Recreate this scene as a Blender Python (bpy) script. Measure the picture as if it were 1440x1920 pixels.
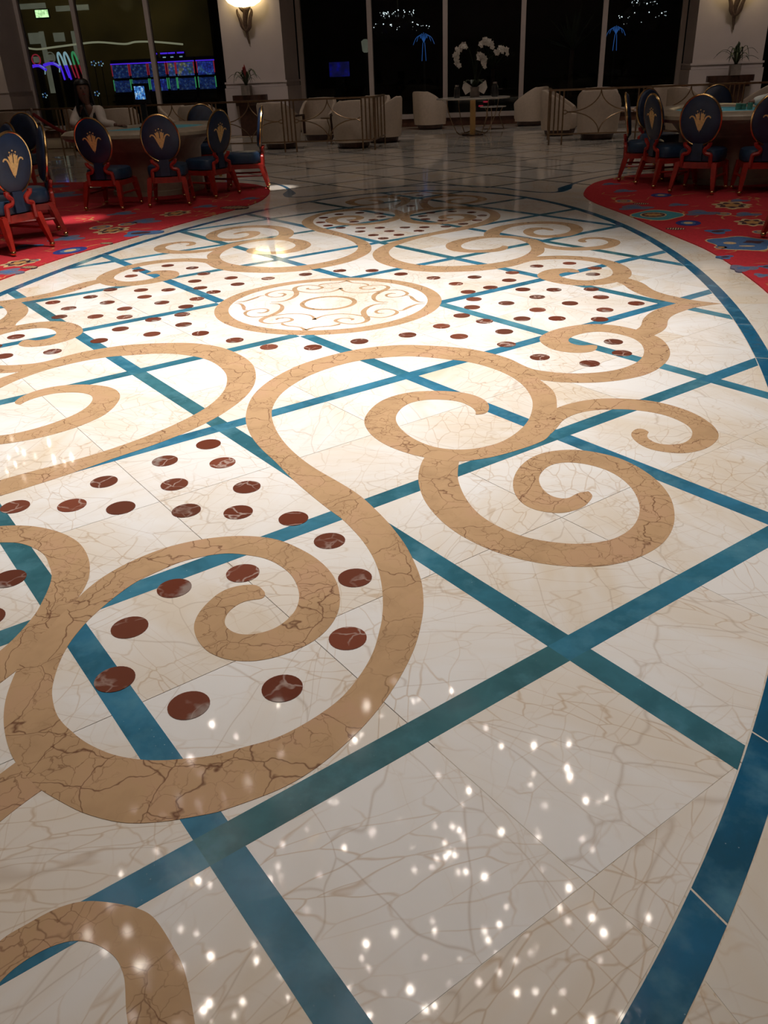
import bpy, bmesh, math, random
from mathutils import Vector, Matrix
from math import sin, cos, pi, radians
random.seed(7)
for o in list(bpy.data.objects): bpy.data.objects.remove(o)
scn = bpy.context.scene
COL = scn.collection
U = 0.78528            # one unit of the floor pattern, in metres

# ------------------------------------------------------------------ camera
cam_d = bpy.data.cameras.new('camera'); cam_o = bpy.data.objects.new('camera', cam_d); COL.objects.link(cam_o)
cam_d.sensor_fit = 'VERTICAL'; cam_d.sensor_height = 36.0; cam_d.lens = 1546.78 / 1920 * 36.0
cam_d.clip_start = 0.05; cam_d.clip_end = 300
pitch, roll, yaw = 0.489871, -0.041721, -0.173995
fw = Vector((0, cos(pitch), -sin(pitch))); rt = Vector((1, 0, 0)); up = Vector((0, sin(pitch), cos(pitch)))
r2 = rt * cos(roll) + up * sin(roll); u2 = up * cos(roll) - rt * sin(roll)
Rz = Matrix.Rotation(-yaw, 3, 'Z')
r2, u2, fw = Rz @ r2, Rz @ u2, Rz @ fw
cam_o.matrix_world = Matrix(((r2.x, u2.x, -fw.x, 1.35856), (r2.y, u2.y, -fw.y, -5.79007), (r2.z, u2.z, -fw.z, 1.45), (0, 0, 0, 1)))
scn.camera = cam_o

# ------------------------------------------------------------------ world, lights, exposure
wd = bpy.data.worlds.new('night'); scn.world = wd; wd.use_nodes = True
wd.node_tree.nodes['Background'].inputs[0].default_value = (0.50, 0.45, 0.42, 1)
wd.node_tree.nodes['Background'].inputs[1].default_value = 0.004
scn.view_settings.view_transform = 'Standard'; scn.view_settings.look = 'None'
scn.view_settings.gamma = 1.0; scn.view_settings.use_curve_mapping = False
scn.view_settings.exposure = 0.0
scn.cycles.use_adaptive_sampling = True; scn.cycles.adaptive_threshold = 0.06; scn.cycles.caustics_reflective = False; scn.cycles.caustics_refractive = False
scn.cycles.max_bounces = 4; scn.cycles.diffuse_bounces = 2; scn.cycles.glossy_bounces = 3; scn.cycles.transmission_bounces = 2
def spot(name, loc, target, energy, angle, blend, col, size):
    l = bpy.data.lights.new(name, 'SPOT'); l.energy = energy; l.spot_size = radians(angle); l.spot_blend = blend
    l.color = col; l.shadow_soft_size = size
    o = bpy.data.objects.new(name, l); COL.objects.link(o); o.location = loc
    o.rotation_euler = (Vector(target) - Vector(loc)).to_track_quat('-Z', 'Y').to_euler()
    return o
WARM = (1.0, 0.945, 0.885)
DIM = (1.0, 0.89, 0.82)
# ceiling downlights around the chandelier over the inlaid medallion
spot('ceiling_spot', (-0.8, 0.4, 7.6), (-0.9, 0.1, 0), 4000, 63, 0.9, WARM, 0.5)
spot('ceiling_spot', (0.2, -2.2, 7.6), (0.2, -2.0, 0), 1000, 74, 1.0, WARM, 0.6)
spot('ceiling_spot', (2.4, -1.6, 7.6), (2.6, -1.2, 0), 800, 66, 1.0, WARM, 0.6)
spot('ceiling_spot', (0.8, -5.5, 7.6), (0.8, -5.2, 0), 60, 90, 1.0, WARM, 0.8)
# narrow accent downlights: carpet by the left table, marble by its corner
spot('accent_spot', (-4.3, 2.2, 7.6), (-4.02, 4.0, 0), 3400, 6.6, 1.0, WARM, 0.05)
spot('accent_spot', (-1.4, 4.2, 7.6), (-2.26, 6.82, 0), 3600, 4.8, 0.7, WARM, 0.05)
# dim spots over gaming tables and lounge; gangway and window wall get added fill
for sx in (-1, 1):
    spot('table_spot', (sx * 4.2, 6.2, 7.6), (sx * 4.4, 6.8, 0), 95, 55, 0.9, DIM, 0.3)
    spot('carpet_spot', (sx * 4.4, 1.6, 7.6), (sx * 4.4, 1.6, 0), 300 if sx > 0 else 220, 60, 1.0, WARM, 0.4)
    spot('chair_spot', (sx * 2.6, 1.0, 7.6), (sx * 3.4, 5.6, .7), 95, 40, 1.0, DIM, 0.4)
    spot('lounge_spot', (sx * 5.5, 13.8, 7.6), (sx * 5.5, 15.0, 0), 260, 85, 1.0, DIM, 0.5)
    spot('wall_fill', (sx * 7.0, 15.5, 7.6), (sx * 7.0, 20.7, 1.6), 300, 75, 1.0, DIM, 0.5)
spot('gangway_fill', (0, 9.5, 7.6), (0, 10.5, 0), 330, 85, 1.0, DIM, 0.5)
spot('lounge_spot', (0.1, 16.4, 7.6), (0.1, 16.6, 0), 230, 60, 1.0, DIM, 0.3)
spot('wall_fill', (0.0, 15.0, 7.6), (0.0, 20.7, 1.6), 260, 75, 1.0, DIM, 0.5)
spot('wall_fill', (-13.0, 15.0, 7.6), (-13.0, 20.7, 1.6), 200, 75, 1.0, DIM, 0.5)

# ------------------------------------------------------------------ shader helpers
def new_mat(name):
    m = bpy.data.materials.new(name); m.use_nodes = True
    nt = m.node_tree; b = nt.nodes['Principled BSDF']
    return m, nt, b
def nd(nt, t, **kw):
    n = nt.nodes.new(t)
    for k, v in kw.items():
        if hasattr(n, k): setattr(n, k, v)
    return n
def setin(n, **kw):
    for k, v in kw.items(): n.inputs[k.replace('_', ' ')].default_value = v
def ramp(nt, src, stops):
    r = nt.nodes.new('ShaderNodeValToRGB'); e = r.color_ramp.elements
    while len(e) < len(stops): e.new(0.5)
    for i, (p, c) in enumerate(stops):
        e[i].position = p; e[i].color = (c, c, c, 1) if not isinstance(c, tuple) else (*c, 1)
    nt.links.new(src, r.inputs[0]); return r.outputs[0]
def mixc(nt, fac, a, b, mode='MIX'):
    m = nt.nodes.new('ShaderNodeMix'); m.data_type = 'RGBA'; m.blend_type = mode
    for s, v in ((m.inputs[0], fac), (m.inputs[6], a), (m.inputs[7], b)):
        if hasattr(v, 'is_linked'): nt.links.new(v, s)
        elif isinstance(v, tuple): s.default_value = (*v, 1)
        else: s.default_value = v
    return m.outputs[2]
def math_n(nt, op, a, b=0.0):
    m = nt.nodes.new('ShaderNodeMath'); m.operation = op
    for s, v in ((m.inputs[0], a), (m.inputs[1], b)):
        if hasattr(v, 'is_linked'): nt.links.new(v, s)
        else: s.default_value = v
    return m.outputs[0]
def piece_coords(nt, stretch=(1, 1, 1), base_rot=0.0):
    """object coordinates, turned and shifted by a random amount for every stone"""
    tc = nt.nodes.new('ShaderNodeTexCoord'); oi = nt.nodes.new('ShaderNodeObjectInfo')
    vr = nt.nodes.new('ShaderNodeVectorRotate'); vr.rotation_type = 'Z_AXIS'
    nt.links.new(tc.outputs['Object'], vr.inputs['Vector'])
    nt.links.new(math_n(nt, 'MULTIPLY_ADD', oi.outputs['Random'], 6.3), vr.inputs['Angle'])
    cx = nt.nodes.new('ShaderNodeCombineXYZ')
    nt.links.new(math_n(nt, 'MULTIPLY', oi.outputs['Random'], 91.7), cx.inputs[0])
    nt.links.new(math_n(nt, 'MULTIPLY', oi.outputs['Random'], 37.3), cx.inputs[1])
    ad = nt.nodes.new('ShaderNodeVectorMath'); ad.operation = 'ADD'
    nt.links.new(vr.outputs[0], ad.inputs[0]); nt.links.new(cx.outputs[0], ad.inputs[1])
    mp = nt.nodes.new('ShaderNodeMapping'); mp.inputs['Scale'].default_value = stretch
    nt.links.new(ad.outputs[0], mp.inputs[0])
    return mp.outputs[0], oi.outputs['Random']
def noise(nt, vec, scale, detail=3, rough=0.5):
    n = nt.nodes.new('ShaderNodeTexNoise'); setin(n, Scale=scale, Detail=detail, Roughness=rough)
    if vec is not None: nt.links.new(vec, n.inputs['Vector'])
    return n
def warp(nt, vec, scale, amount, detail=3):
    n = noise(nt, vec, scale, detail)
    s = nt.nodes.new('ShaderNodeVectorMath'); s.operation = 'SUBTRACT'; s.inputs[1].default_value = (.5, .5, .5)
    nt.links.new(n.outputs['Color'], s.inputs[0])
    m = nt.nodes.new('ShaderNodeVectorMath'); m.operation = 'SCALE'; m.inputs['Scale'].default_value = amount
    nt.links.new(s.outputs[0], m.inputs[0])
    a = nt.nodes.new('ShaderNodeVectorMath'); a.operation = 'ADD'
    nt.links.new(vec, a.inputs[0]); nt.links.new(m.outputs[0], a.inputs[1]); return a.outputs[0]
def cracks(nt, vec, scale, width):
    v = nt.nodes.new('ShaderNodeTexVoronoi'); v.feature = 'DISTANCE_TO_EDGE'; setin(v, Scale=scale)
    nt.links.new(vec, v.inputs['Vector'])
    return ramp(nt, v.outputs['Distance'], [(0.0, 1.0), (width, 0.0)])

# ------------------------------------------------------------------ materials
M = {}
def white_marble(name, tint, rough):
    m, nt, b = new_mat(name)
    v, rnd = piece_coords(nt, (1.0, 0.34, 1.0))
    sw = nt.nodes.new('ShaderNodeMapping'); sw.inputs['Scale'].default_value = (0.42, 3.4, 1.0); nt.links.new(v, sw.inputs[0]); v3 = sw.outputs[0]
    w = warp(nt, v, 2.4, 0.20, 3)
    c1 = cracks(nt, w, 4.2, 0.009)
    c2 = cracks(nt, warp(nt, v, 7.0, 0.10, 3), 17.0, 0.034)
    c3 = cracks(nt, warp(nt, v3, 5.0, 0.10, 3), 13.0, 0.030)
    area = ramp(nt, noise(nt, v, 1.6, 4, .65).outputs['Fac'], [(0.43, 0.0), (0.60, 1.0)])
    area2 = ramp(nt, noise(nt, v3, 1.9, 3, .65).outputs['Fac'], [(0.44, 0.0), (0.60, 1.0)])
    wash = math_n(nt, 'MULTIPLY', ramp(nt, noise(nt, w, 1.9, 4, .66).outputs['Fac'], [(0.45, 0.0), (0.66, 1.0)]), math_n(nt, 'MULTIPLY', rnd, 0.8))
    base = mixc(nt, wash, tint, (0.70, 0.575, 0.42))
    base = mixc(nt, math_n(nt, 'MULTIPLY', area, 0.36), base, (0.71, 0.565, 0.39))
    base = mixc(nt, math_n(nt, 'MULTIPLY', c2, math_n(nt, 'MULTIPLY', area, 0.52)), base, (0.50, 0.32, 0.155))
    base = mixc(nt, math_n(nt, 'MULTIPLY', c3, math_n(nt, 'MULTIPLY', area2, 0.50)), base, (0.50, 0.32, 0.16))
    base = mixc(nt, math_n(nt, 'MULTIPLY', c1, 0.36), base, (0.40, 0.28, 0.18))
    nt.links.new(base, b.inputs['Base Color']); setin(b, Roughness=rough); b.inputs['IOR'].default_value = 1.5
    return m
M['white'] = white_marble('white_marble', (0.83, 0.81, 0.795), 0.042)
M['ring'] = white_marble('cream_marble', (0.72, 0.675, 0.615), 0.055)
def tan_marble():
    m, nt, b = new_mat('tan_marble')
    v, rnd = piece_coords(nt, (1, 1, 1))
    w = warp(nt, v, 4.5, 0.20, 4)
    c1 = cracks(nt, w, 6.0, 0.016); c2 = cracks(nt, warp(nt, v, 9.0, 0.14, 4), 18.0, 0.034)
    a1 = ramp(nt, noise(nt, v, 2.2, 4).outputs['Fac'], [(0.34, 0.25), (0.52, 1.0)])
    a2 = ramp(nt, noise(nt, w, 3.1, 4).outputs['Fac'], [(0.40, 0.0), (0.58, 1.0)])
    cloud = noise(nt, w, 3.0, 4, .65).outputs['Fac']
    base = ramp(nt, cloud, [(0.28, (0.43, 0.275, 0.155)), (0.5, (0.53, 0.345, 0.195)), (0.72, (0.55, 0.34, 0.215))])
    base = mixc(nt, math_n(nt, 'MULTIPLY', c2, math_n(nt, 'MULTIPLY', a2, 0.65)), base, (0.17, 0.075, 0.04))
    base = mixc(nt, math_n(nt, 'MULTIPLY', c1, math_n(nt, 'MULTIPLY', a1, 0.85)), base, (0.13, 0.05, 0.03))
    nt.links.new(base, b.inputs['Base Color']); setin(b, Roughness=0.06); return m
M['tan'] = tan_marble()
def blue_stone(name, cols, rough=0.10):
    m, nt, b = new_mat(name)
    v, rnd = piece_coords(nt)
    own = ramp(nt, rnd, [(0.0, cols[0]), (0.35, cols[1]), (0.7, cols[2]), (1.0, cols[3])])
    cl = noise(nt, warp(nt, v, 5, .25, 2), 3.5, 4, .65).outputs['Fac']
    base = mixc(nt, ramp(nt, cl, [(0.35, 0.0), (0.7, 0.55)]), own, (0.012, 0.055, 0.065))
    cl2 = noise(nt, v, 5.5, 5, .6).outputs['Fac']
    base = mixc(nt, ramp(nt, cl2, [(0.50, 0.0), (0.72, 0.55)]), base, (0.13, 0.32, 0.41))
    sp = nt.nodes.new('ShaderNodeTexVoronoi'); setin(sp, Scale=60.0); nt.links.new(v, sp.inputs['Vector'])
    sm = math_n(nt, 'MULTIPLY', ramp(nt, sp.outputs['Distance'], [(0.05, 0.7), (0.11, 0.0)]), ramp(nt, noise(nt, v, 7, 2).outputs['Fac'], [(0.58, 0.0), (0.66, 1.0)]))
    base = mixc(nt, sm, base, (0.45, 0.60, 0.66))
    nt.links.new(base, b.inputs['Base Color']); setin(b, Roughness=rough)
    bp = nt.nodes.new('ShaderNodeBump'); bp.inputs['Strength'].default_value = 0.06; bp.inputs['Distance'].default_value = 0.004
    nt.links.new(noise(nt, v, 90, 3).outputs['Fac'], bp.inputs['Height']); nt.links.new(bp.outputs[0], b.inputs['Normal'])
    return m
M['blue'] = blue_stone('blue_stone', [(0.055, 0.175, 0.205), (0.042, 0.19, 0.28), (0.040, 0.20, 0.345), (0.075, 0.265, 0.36)])
M['border_blue'] = blue_stone('border_blue_stone', [(0.009, 0.105, 0.215), (0.010, 0.115, 0.24), (0.012, 0.13, 0.26), (0.010, 0.11, 0.225)])
M['dark_blue'] = blue_stone('dark_blue_stone', [(0.02, 0.035, 0.045), (0.02, 0.045, 0.06), (0.025, 0.04, 0.045), (0.02, 0.05, 0.07)])
def red_marble():
    m, nt, b = new_mat('red_marble')
    v, rnd = piece_coords(nt)
    own = ramp(nt, rnd, [(0.0, (0.155, 0.040, 0.022)), (0.5, (0.125, 0.042, 0.026)), (1.0, (0.21, 0.062, 0.036))])
    c = cracks(nt, warp(nt, v, 6, .2, 4), 9.0, 0.05)
    a = ramp(nt, noise(nt, v, 5, 3).outputs['Fac'], [(0.45, 0.0), (0.6, 0.8)])
    base = mixc(nt, math_n(nt, 'MULTIPLY', c, a), own, (0.52, 0.42, 0.37))
    big = ramp(nt, noise(nt, v, 6, 4).outputs['Fac'], [(0.60, 0.0), (0.66, 0.6)])
    base = mixc(nt, big, base, (0.36, 0.32, 0.29))
    nt.links.new(base, b.inputs['Base Color']); setin(b, Roughness=0.07); return m
M['red'] = red_marble()
def plain(name, col, rough=0.5, metal=0.0, var=0.0, scale=8.0, bump=0.0, bscale=120.0):
    m, nt, b = new_mat(name)
    tc = nt.nodes.new('ShaderNodeTexCoord')
    n = noise(nt, tc.outputs['Object'], scale, 4)
    lo = tuple(max(0, c * (1 - var)) for c in col); hi = tuple(min(1, c * (1 + var)) for c in col)
    nt.links.new(ramp(nt, n.outputs['Fac'], [(0.3, lo), (0.7, hi)]), b.inputs['Base Color'])
    setin(b, Roughness=rough, Metallic=metal)
    if bump:
        bp = nt.nodes.new('ShaderNodeBump'); bp.inputs['Strength'].default_value = bump; bp.inputs['Distance'].default_value = 0.003
        nt.links.new(noise(nt, tc.outputs['Object'], bscale, 3).outputs['Fac'], bp.inputs['Height']); nt.links.new(bp.outputs[0], b.inputs['Normal'])
    return m
def emit(name, col, strength, var=0.0, scale=20):
    m, nt, b = new_mat(name)
    setin(b, Roughness=0.4); b.inputs['Base Color'].default_value = (*[c * .2 for c in col], 1)
    tc = nt.nodes.new('ShaderNodeTexCoord'); n = noise(nt, tc.outputs['Object'], scale, 2)
    lo = tuple(c * (1 - var) for c in col)
    nt.links.new(ramp(nt, n.outputs['Fac'], [(0.4, lo), (0.6, col)]), b.inputs['Emission Color'])
    b.inputs['Emission Strength'].default_value = strength
    return m
M['grout'] = plain('grout', (0.36, 0.27, 0.19), 0.7, 0, 0.15, 30)
M['redwood'] = plain('red_lacquered_wood', (0.33, 0.022, 0.014), 0.32, 0, 0.25, 14)
M['navy'] = plain('navy_vinyl', (0.012, 0.024, 0.060), 0.42, 0, 0.2, 12, 0.08, 200)
M['navy_seat'] = plain('navy_leather', (0.018, 0.045, 0.095), 0.38, 0, 0.2, 12, 0.1, 160)
M['gold'] = plain('brass', (0.72, 0.47, 0.20), 0.24, 1.0, 0.1, 20)
M['emblem'] = plain('gold_embroidery', (0.74, 0.47, 0.19), 0.5, 0.15, 0.15, 60)
M['bronze'] = plain('bronze_rail', (0.30, 0.20, 0.12), 0.36, 0.85, 0.15, 20)
M['cream'] = plain('cream_upholstery', (0.52, 0.42, 0.33), 0.8, 0, 0.06, 20, 0.12, 260)
M['darkwood'] = plain('dark_wood', (0.055, 0.022, 0.014), 0.4, 0, 0.3, 10)
M['wall'] = plain('wall_plaster', (0.53, 0.455, 0.44), 0.75, 0, 0.03, 3)
M['ceiling'] = plain('ceiling_plaster', (0.62, 0.54, 0.46), 0.85, 0, 0.03, 3)
M['frame'] = plain('window_frame_paint', (0.50, 0.42, 0.38), 0.5, 0, 0.04, 6)
M['skirt'] = plain('red_brown_marble', (0.13, 0.055, 0.035), 0.25, 0, 0.35, 5)
M['black'] = plain('black_plastic', (0.008, 0.008, 0.009), 0.4, 0, 0.2)
M['rim'] = plain('padded_table_rim', (0.36, 0.30, 0.22), 0.34, 0, 0.1, 16, 0.06, 150)
M['pedestal'] = plain('table_pedestal', (0.40, 0.33, 0.25), 0.5, 0, 0.12, 8)
M['tabletop'] = plain('pale_stone_top', (0.55, 0.50, 0.44), 0.15, 0, 0.1, 5)
M['pot'] = plain('grey_clay_pot', (0.22, 0.18, 0.155), 0.6, 0, 0.15, 12)
M['leaf'] = plain('dark_green_leaf', (0.025, 0.042, 0.016), 0.45, 0, 0.3, 20)
M['bract'] = plain('red_flower', (0.20, 0.014, 0.014), 0.5, 0, 0.2, 30)
M['petal'] = plain('white_petal', (0.80, 0.74, 0.66), 0.55, 0, 0.06, 30)
M['rope'] = plain('red_velvet_rope', (0.24, 0.008, 0.010), 0.75, 0, 0.2, 40)
M['chrome'] = plain('polished_steel', (0.62, 0.60, 0.57), 0.2, 1.0, 0.05)
M['skin'] = plain('skin', (0.17, 0.085, 0.058), 0.5, 0, 0.1, 14)
M['skin2'] = plain('skin_hand', (0.22, 0.105, 0.068), 0.5, 0, 0.1, 14)
M['hair'] = plain('black_hair', (0.006, 0.005, 0.005), 0.4, 0, 0.3, 40)
M['jacket'] = plain('white_jacket', (0.60, 0.53, 0.46), 0.75, 0, 0.05, 12, 0.1, 120)
M['shirt'] = plain('white_shirt', (0.78, 0.78, 0.72), 0.7, 0, 0.04, 12)
M['trouser'] = plain('black_cloth', (0.012, 0.012, 0.014), 0.8, 0, 0.2)
M['sconce'] = plain('dark_bronze', (0.15, 0.095, 0.068), 0.5, 0.2, 0.3, 25, 0.3, 60)
M['vase'] = plain('smoked_glass', (0.030, 0.030, 0.030), 0.08, 0, 0.2)
M['chips'] = plain('green_chips', (0.10, 0.28, 0.20), 0.5, 0, 0.2, 60)
M['paper'] = plain('white_card', (0.80, 0.82, 0.82), 0.6, 0, 0.02)
M['night'] = plain('night_ground', (0.006, 0.007, 0.006), 0.9, 0, 0.4, 2)
M['hall'] = plain('hall_wall_ochre', (0.16, 0.115, 0.045), 0.8, 0, 0.35, 0.7)
M['hallpanel'] = emit('lit_hall_panel', (0.60, 0.58, 0.46), 0.20, 0.15, 3)
M['felt'] = plain('cyan_felt', (0.10, 0.42, 0.52), 0.8, 0, 0.12, 30)
M['bulb'] = emit('chandelier_bulb', (1.0, 0.90, 0.78), 95.0)
M['glint_cool'] = emit('reflected_glint', (0.85, 0.92, 1.0), 2.5)  # glow of the chandelier sparkles mirrored in the window
M['bulb_warm'] = emit('warm_glint', (1.0, 0.85, 0.5), 6.0)
M['shade'] = emit('sconce_shade', (1.0, 0.78, 0.38), 5.0, 0.25, 12)
M['neonblue'] = emit('blue_neon', (0.05, 0.20, 0.70), 0.45)
M['neonviolet'] = emit('violet_neon', (0.10, 0.03, 1.0), 1.1)
M['neonwhite'] = emit('white_neon', (0.55, 0.85, 1.0), 0.55)
M['neongreen'] = emit('green_neon', (0.12, 0.75, 0.30), 0.4)
M['neonred'] = emit('red_neon', (0.9, 0.05, 0.10), 0.35)
M['cove'] = emit('cove_light', (0.85, 0.80, 0.55), 0.35)
M['exit'] = emit('exit_sign_glow', (0.65, 1.0, 0.50), 2.2, 0.5, 9)
def arch_glass():
    m, nt, b = new_mat('window_glass'); out = nt.nodes['Material Output']
    tr = nt.nodes.new('ShaderNodeBsdfTransparent'); tr.inputs[0].default_value = (0.72, 0.76, 0.74, 1)
    gl = nt.nodes.new('ShaderNodeBsdfGlossy'); gl.inputs['Roughness'].default_value = 0.01
    tc = nt.nodes.new('ShaderNodeTexCoord'); n = noise(nt, tc.outputs['Object'], 0.7, 2)
    bp = nt.nodes.new('ShaderNodeBump'); bp.inputs['Strength'].default_value = 0.04; bp.inputs['Distance'].default_value = 0.02
    nt.links.new(n.outputs['Fac'], bp.inputs['Height']); nt.links.new(bp.outputs[0], gl.inputs['Normal'])
    fr = nt.nodes.new('ShaderNodeFresnel'); fr.inputs[0].default_value = 1.45
    mx = nt.nodes.new('ShaderNodeMixShader')
    nt.links.new(fr.outputs[0], mx.inputs[0]); nt.links.new(tr.outputs[0], mx.inputs[1]); nt.links.new(gl.outputs[0], mx.inputs[2])
    nt.links.new(mx.outputs[0], out.inputs[0]); return m
M['glass'] = arch_glass()
def screen_mat(name, seed, top, low, glow, scale=9):
    m, nt, b = new_mat(name)
    tc = nt.nodes.new('ShaderNodeTexCoord'); mp = nt.nodes.new('ShaderNodeMapping'); mp.inputs['Location'].default_value = (seed * 3.1, seed, 0)
    nt.links.new(tc.outputs['Object'], mp.inputs[0])
    n = noise(nt, mp.outputs[0], scale, 3)
    col = ramp(nt, n.outputs['Fac'], [(0.36, low), (0.52, top), (0.66, glow)])
    br = nt.nodes.new('ShaderNodeTexVoronoi'); br.distance = 'CHEBYCHEV'; setin(br, Scale=scale * 2.5); nt.links.new(mp.outputs[0], br.inputs['Vector'])
    col = mixc(nt, ramp(nt, br.outputs['Distance'], [(0.25, 0.0), (0.45, 0.6)]), col, (0.01, 0.01, 0.03))
    nt.links.new(col, b.inputs['Emission Color']); b.inputs['Emission Strength'].default_value = 0.85
    b.inputs['Base Color'].default_value = (0.01, 0.01, 0.02, 1); setin(b, Roughness=0.2); return m
M['scr_a'] = screen_mat('slot_screen_landscape', 1, (0.05, 0.10, 0.55), (0.10, 0.20, 0.06), (0.30, 0.30, 0.15), 5)
M['scr_b'] = screen_mat('slot_screen_reels', 2, (0.01, 0.04, 0.22), (0.01, 0.02, 0.08), (0.08, 0.14, 0.22), 9)
M['scr_c'] = screen_mat('slot_screen_blue', 4, (0.03, 0.07, 0.50), (0.02, 0.03, 0.30), (0.10, 0.25, 0.55), 6)
M['scr_d'] = screen_mat('faint_blue_screen', 6, (0.006, 0.006, 0.16), (0.003, 0.003, 0.08), (0.01, 0.01, 0.25), 3)
M['monitor'] = screen_mat('table_screen', 3, (0.08, 0.38, 0.95), (0.02, 0.05, 0.35), (0.55, 0.80, 1.0), 16)
def carpet_mat():
    m, nt, b = new_mat('red_carpet')
    tc = nt.nodes.new('ShaderNodeTexCoord'); v = tc.outputs['Object']
    base = ramp(nt, noise(nt, v, 40, 4).outputs['Fac'], [(0.3, (0.34, 0.006, 0.014)), (0.7, (0.46, 0.012, 0.022))])
    # sparse thin scroll lines in gold thread
    w = warp(nt, v, 1.6, 1.1, 2)
    vo = nt.nodes.new('ShaderNodeTexVoronoi'); vo.feature = 'DISTANCE_TO_EDGE'; setin(vo, Scale=1.5); nt.links.new(w, vo.inputs['Vector'])
    ln = math_n(nt, 'MULTIPLY', ramp(nt, vo.outputs['Distance'], [(0.010, 1.0), (0.020, 0.0)]), ramp(nt, noise(nt, v, 1.5, 2).outputs['Fac'], [(0.5, 0.0), (0.54, 0.8)]))
    base = mixc(nt, ln, base, (0.42, 0.25, 0.07))
    nt.links.new(base, b.inputs['Base Color']); setin(b, Roughness=0.95)
    bp = nt.nodes.new('ShaderNodeBump'); bp.inputs['Strength'].default_value = 0.35; bp.inputs['Distance'].default_value = 0.004
    nt.links.new(noise(nt, v, 260, 2).outputs['Fac'], bp.inputs['Height']); nt.links.new(bp.outputs[0], b.inputs['Normal']); return m
M['carpet'] = carpet_mat()
for k, c in dict(c_blue=(0.05, 0.115, 0.25), c_teal=(0.035, 0.22, 0.26), c_navy=(0.012, 0.022, 0.16), c_cream=(0.50, 0.34, 0.17), c_gold=(0.40, 0.20, 0.06), c_slate=(0.12, 0.11, 0.17), c_dark=(0.05, 0.014, 0.02)).items():
    M[k] = plain('carpet_yarn_' + k[2:], c, 0.95, 0, 0.2, 60, 0.3, 260)

# ------------------------------------------------------------------ geometry helpers
def link(name, me, mat, parent=None, smooth=False):
    if mat is not None and not me.materials: me.materials.append(M[mat])
    if smooth:
        for p in me.polygons: p.use_smooth = True
    o = bpy.data.objects.new(name, me); COL.objects.link(o)
    if parent is not None: o.parent = parent
    return o
class MB:
    def __init__(s): s.v = []; s.f = []
    def add(s, vs, fs):
        n = len(s.v); s.v += [tuple(v) for v in vs]; s.f += [tuple(i + n for i in f) for f in fs]; return s
    def box(s, c, d, rot=None):
        vs = [Vector((x * d[0] / 2, y * d[1] / 2, z * d[2] / 2)) for x in (-1, 1) for y in (-1, 1) for z in (-1, 1)]
        if rot is not None: vs = [rot @ v for v in vs]
        return s.add([v + Vector(c) for v in vs], [(0, 1, 3, 2), (4, 6, 7, 5), (0, 4, 5, 1), (2, 3, 7, 6), (0, 2, 6, 4), (1, 5, 7, 3)])
    def loft(s, rings, cap=True, closed=True):
        n = len(rings[0]); b = len(s.v); fs = []
        for r in rings: s.v += [tuple(p) for p in r]
        for i in range(len(rings) - 1):
            for j in range(n if closed else n - 1):
                k = (j + 1) % n
                fs.append((b + i * n + j, b + i * n + k, b + (i + 1) * n + k, b + (i + 1) * n + j))
        if cap:
            fs.append(tuple(b + j for j in reversed(range(n)))); fs.append(tuple(b + (len(rings) - 1) * n + j for j in range(n)))
        s.f += fs; return s
    def lathe(s, prof, seg=16, c=(0, 0, 0)):
        return s.loft([[(c[0] + r * cos(2 * pi * j / seg), c[1] + r * sin(2 * pi * j / seg), c[2] + z) for j in range(seg)] for r, z in prof])
    def tube(s, pts, r, seg=6, closed=False):
        pts = [Vector(p) for p in pts]; n = len(pts); rings = []
        rr = r if isinstance(r, (list, tuple)) else [r] * n
        up = None
        for i, p in enumerate(pts):
            a = pts[(i - 1) % n] if (closed or i) else p; b = pts[(i + 1) % n] if (closed or i < n - 1) else p
            t = (b - a); t = t.normalized() if t.length > 1e-9 else Vector((0, 0, 1))
            if up is None:
                up = Vector((0, 0, 1)) if abs(t.z) < .9 else Vector((1, 0, 0))
            x = up.cross(t); x = x.normalized() if x.length > 1e-6 else Vector((1, 0, 0)); y = t.cross(x).normalized(); up = y
            rings.append([p + (x * cos(2 * pi * j / seg) + y * sin(2 * pi * j / seg)) * rr[i] for j in range(seg)])
        if closed: rings.append(rings[0])
        return s.loft(rings, cap=not closed)
    def prism(s, poly, z0, z1):
        n = len(poly); b = len(s.v)
        s.v += [(x, y, z0) for x, y in poly] + [(x, y, z1) for x, y in poly]
        s.f.append(tuple(b + i for i in reversed(range(n)))); s.f.append(tuple(b + n + i for i in range(n)))
        for i in range(n): j = (i + 1) % n; s.f.append((b + i, b + j, b + n + j, b + n + i))
        return s
    def ball(s, c, r, seg=10, rings=6):
        rx, ry, rz = r if isinstance(r, tuple) else (r, r, r)
        rg = []
        for i in range(rings + 1):
            a = pi * i / rings; q = max(sin(a), 0.02)
            rg.append([(c[0] + rx * q * cos(2 * pi * j / seg), c[1] + ry * q * sin(2 * pi * j / seg), c[2] - rz * cos(a)) for j in range(seg)])
        return s.loft(rg)
    def xf(s, mat):
        s.v = [tuple(mat @ Vector(v)) for v in s.v]; return s
    def mesh(s, name):
        me = bpy.data.meshes.new(name); me.from_pydata(s.v, [], s.f); me.update(); return me
    def build(s, name, mat, parent=None, smooth=False):
        me = s.mesh(name)
        o = link(name, me, mat, parent, smooth)
        if smooth:
            try: me.set_sharp_from_angle(angle=radians(40))
            except Exception: pass
        return o
def empty(name, loc=(0, 0, 0), rz=0.0):
    o = bpy.data.objects.new(name, None); COL.objects.link(o); o.location = loc; o.rotation_euler = (0, 0, rz); o.empty_display_size = .1; return o
def tag(o, label, cat, group=None):
    o['label'] = label; o['category'] = cat
    if group: o['group'] = group
    return o
def struct(o, label=None):
    o['kind'] = 'structure'
    if label: o['label'] = label
    return o
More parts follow.
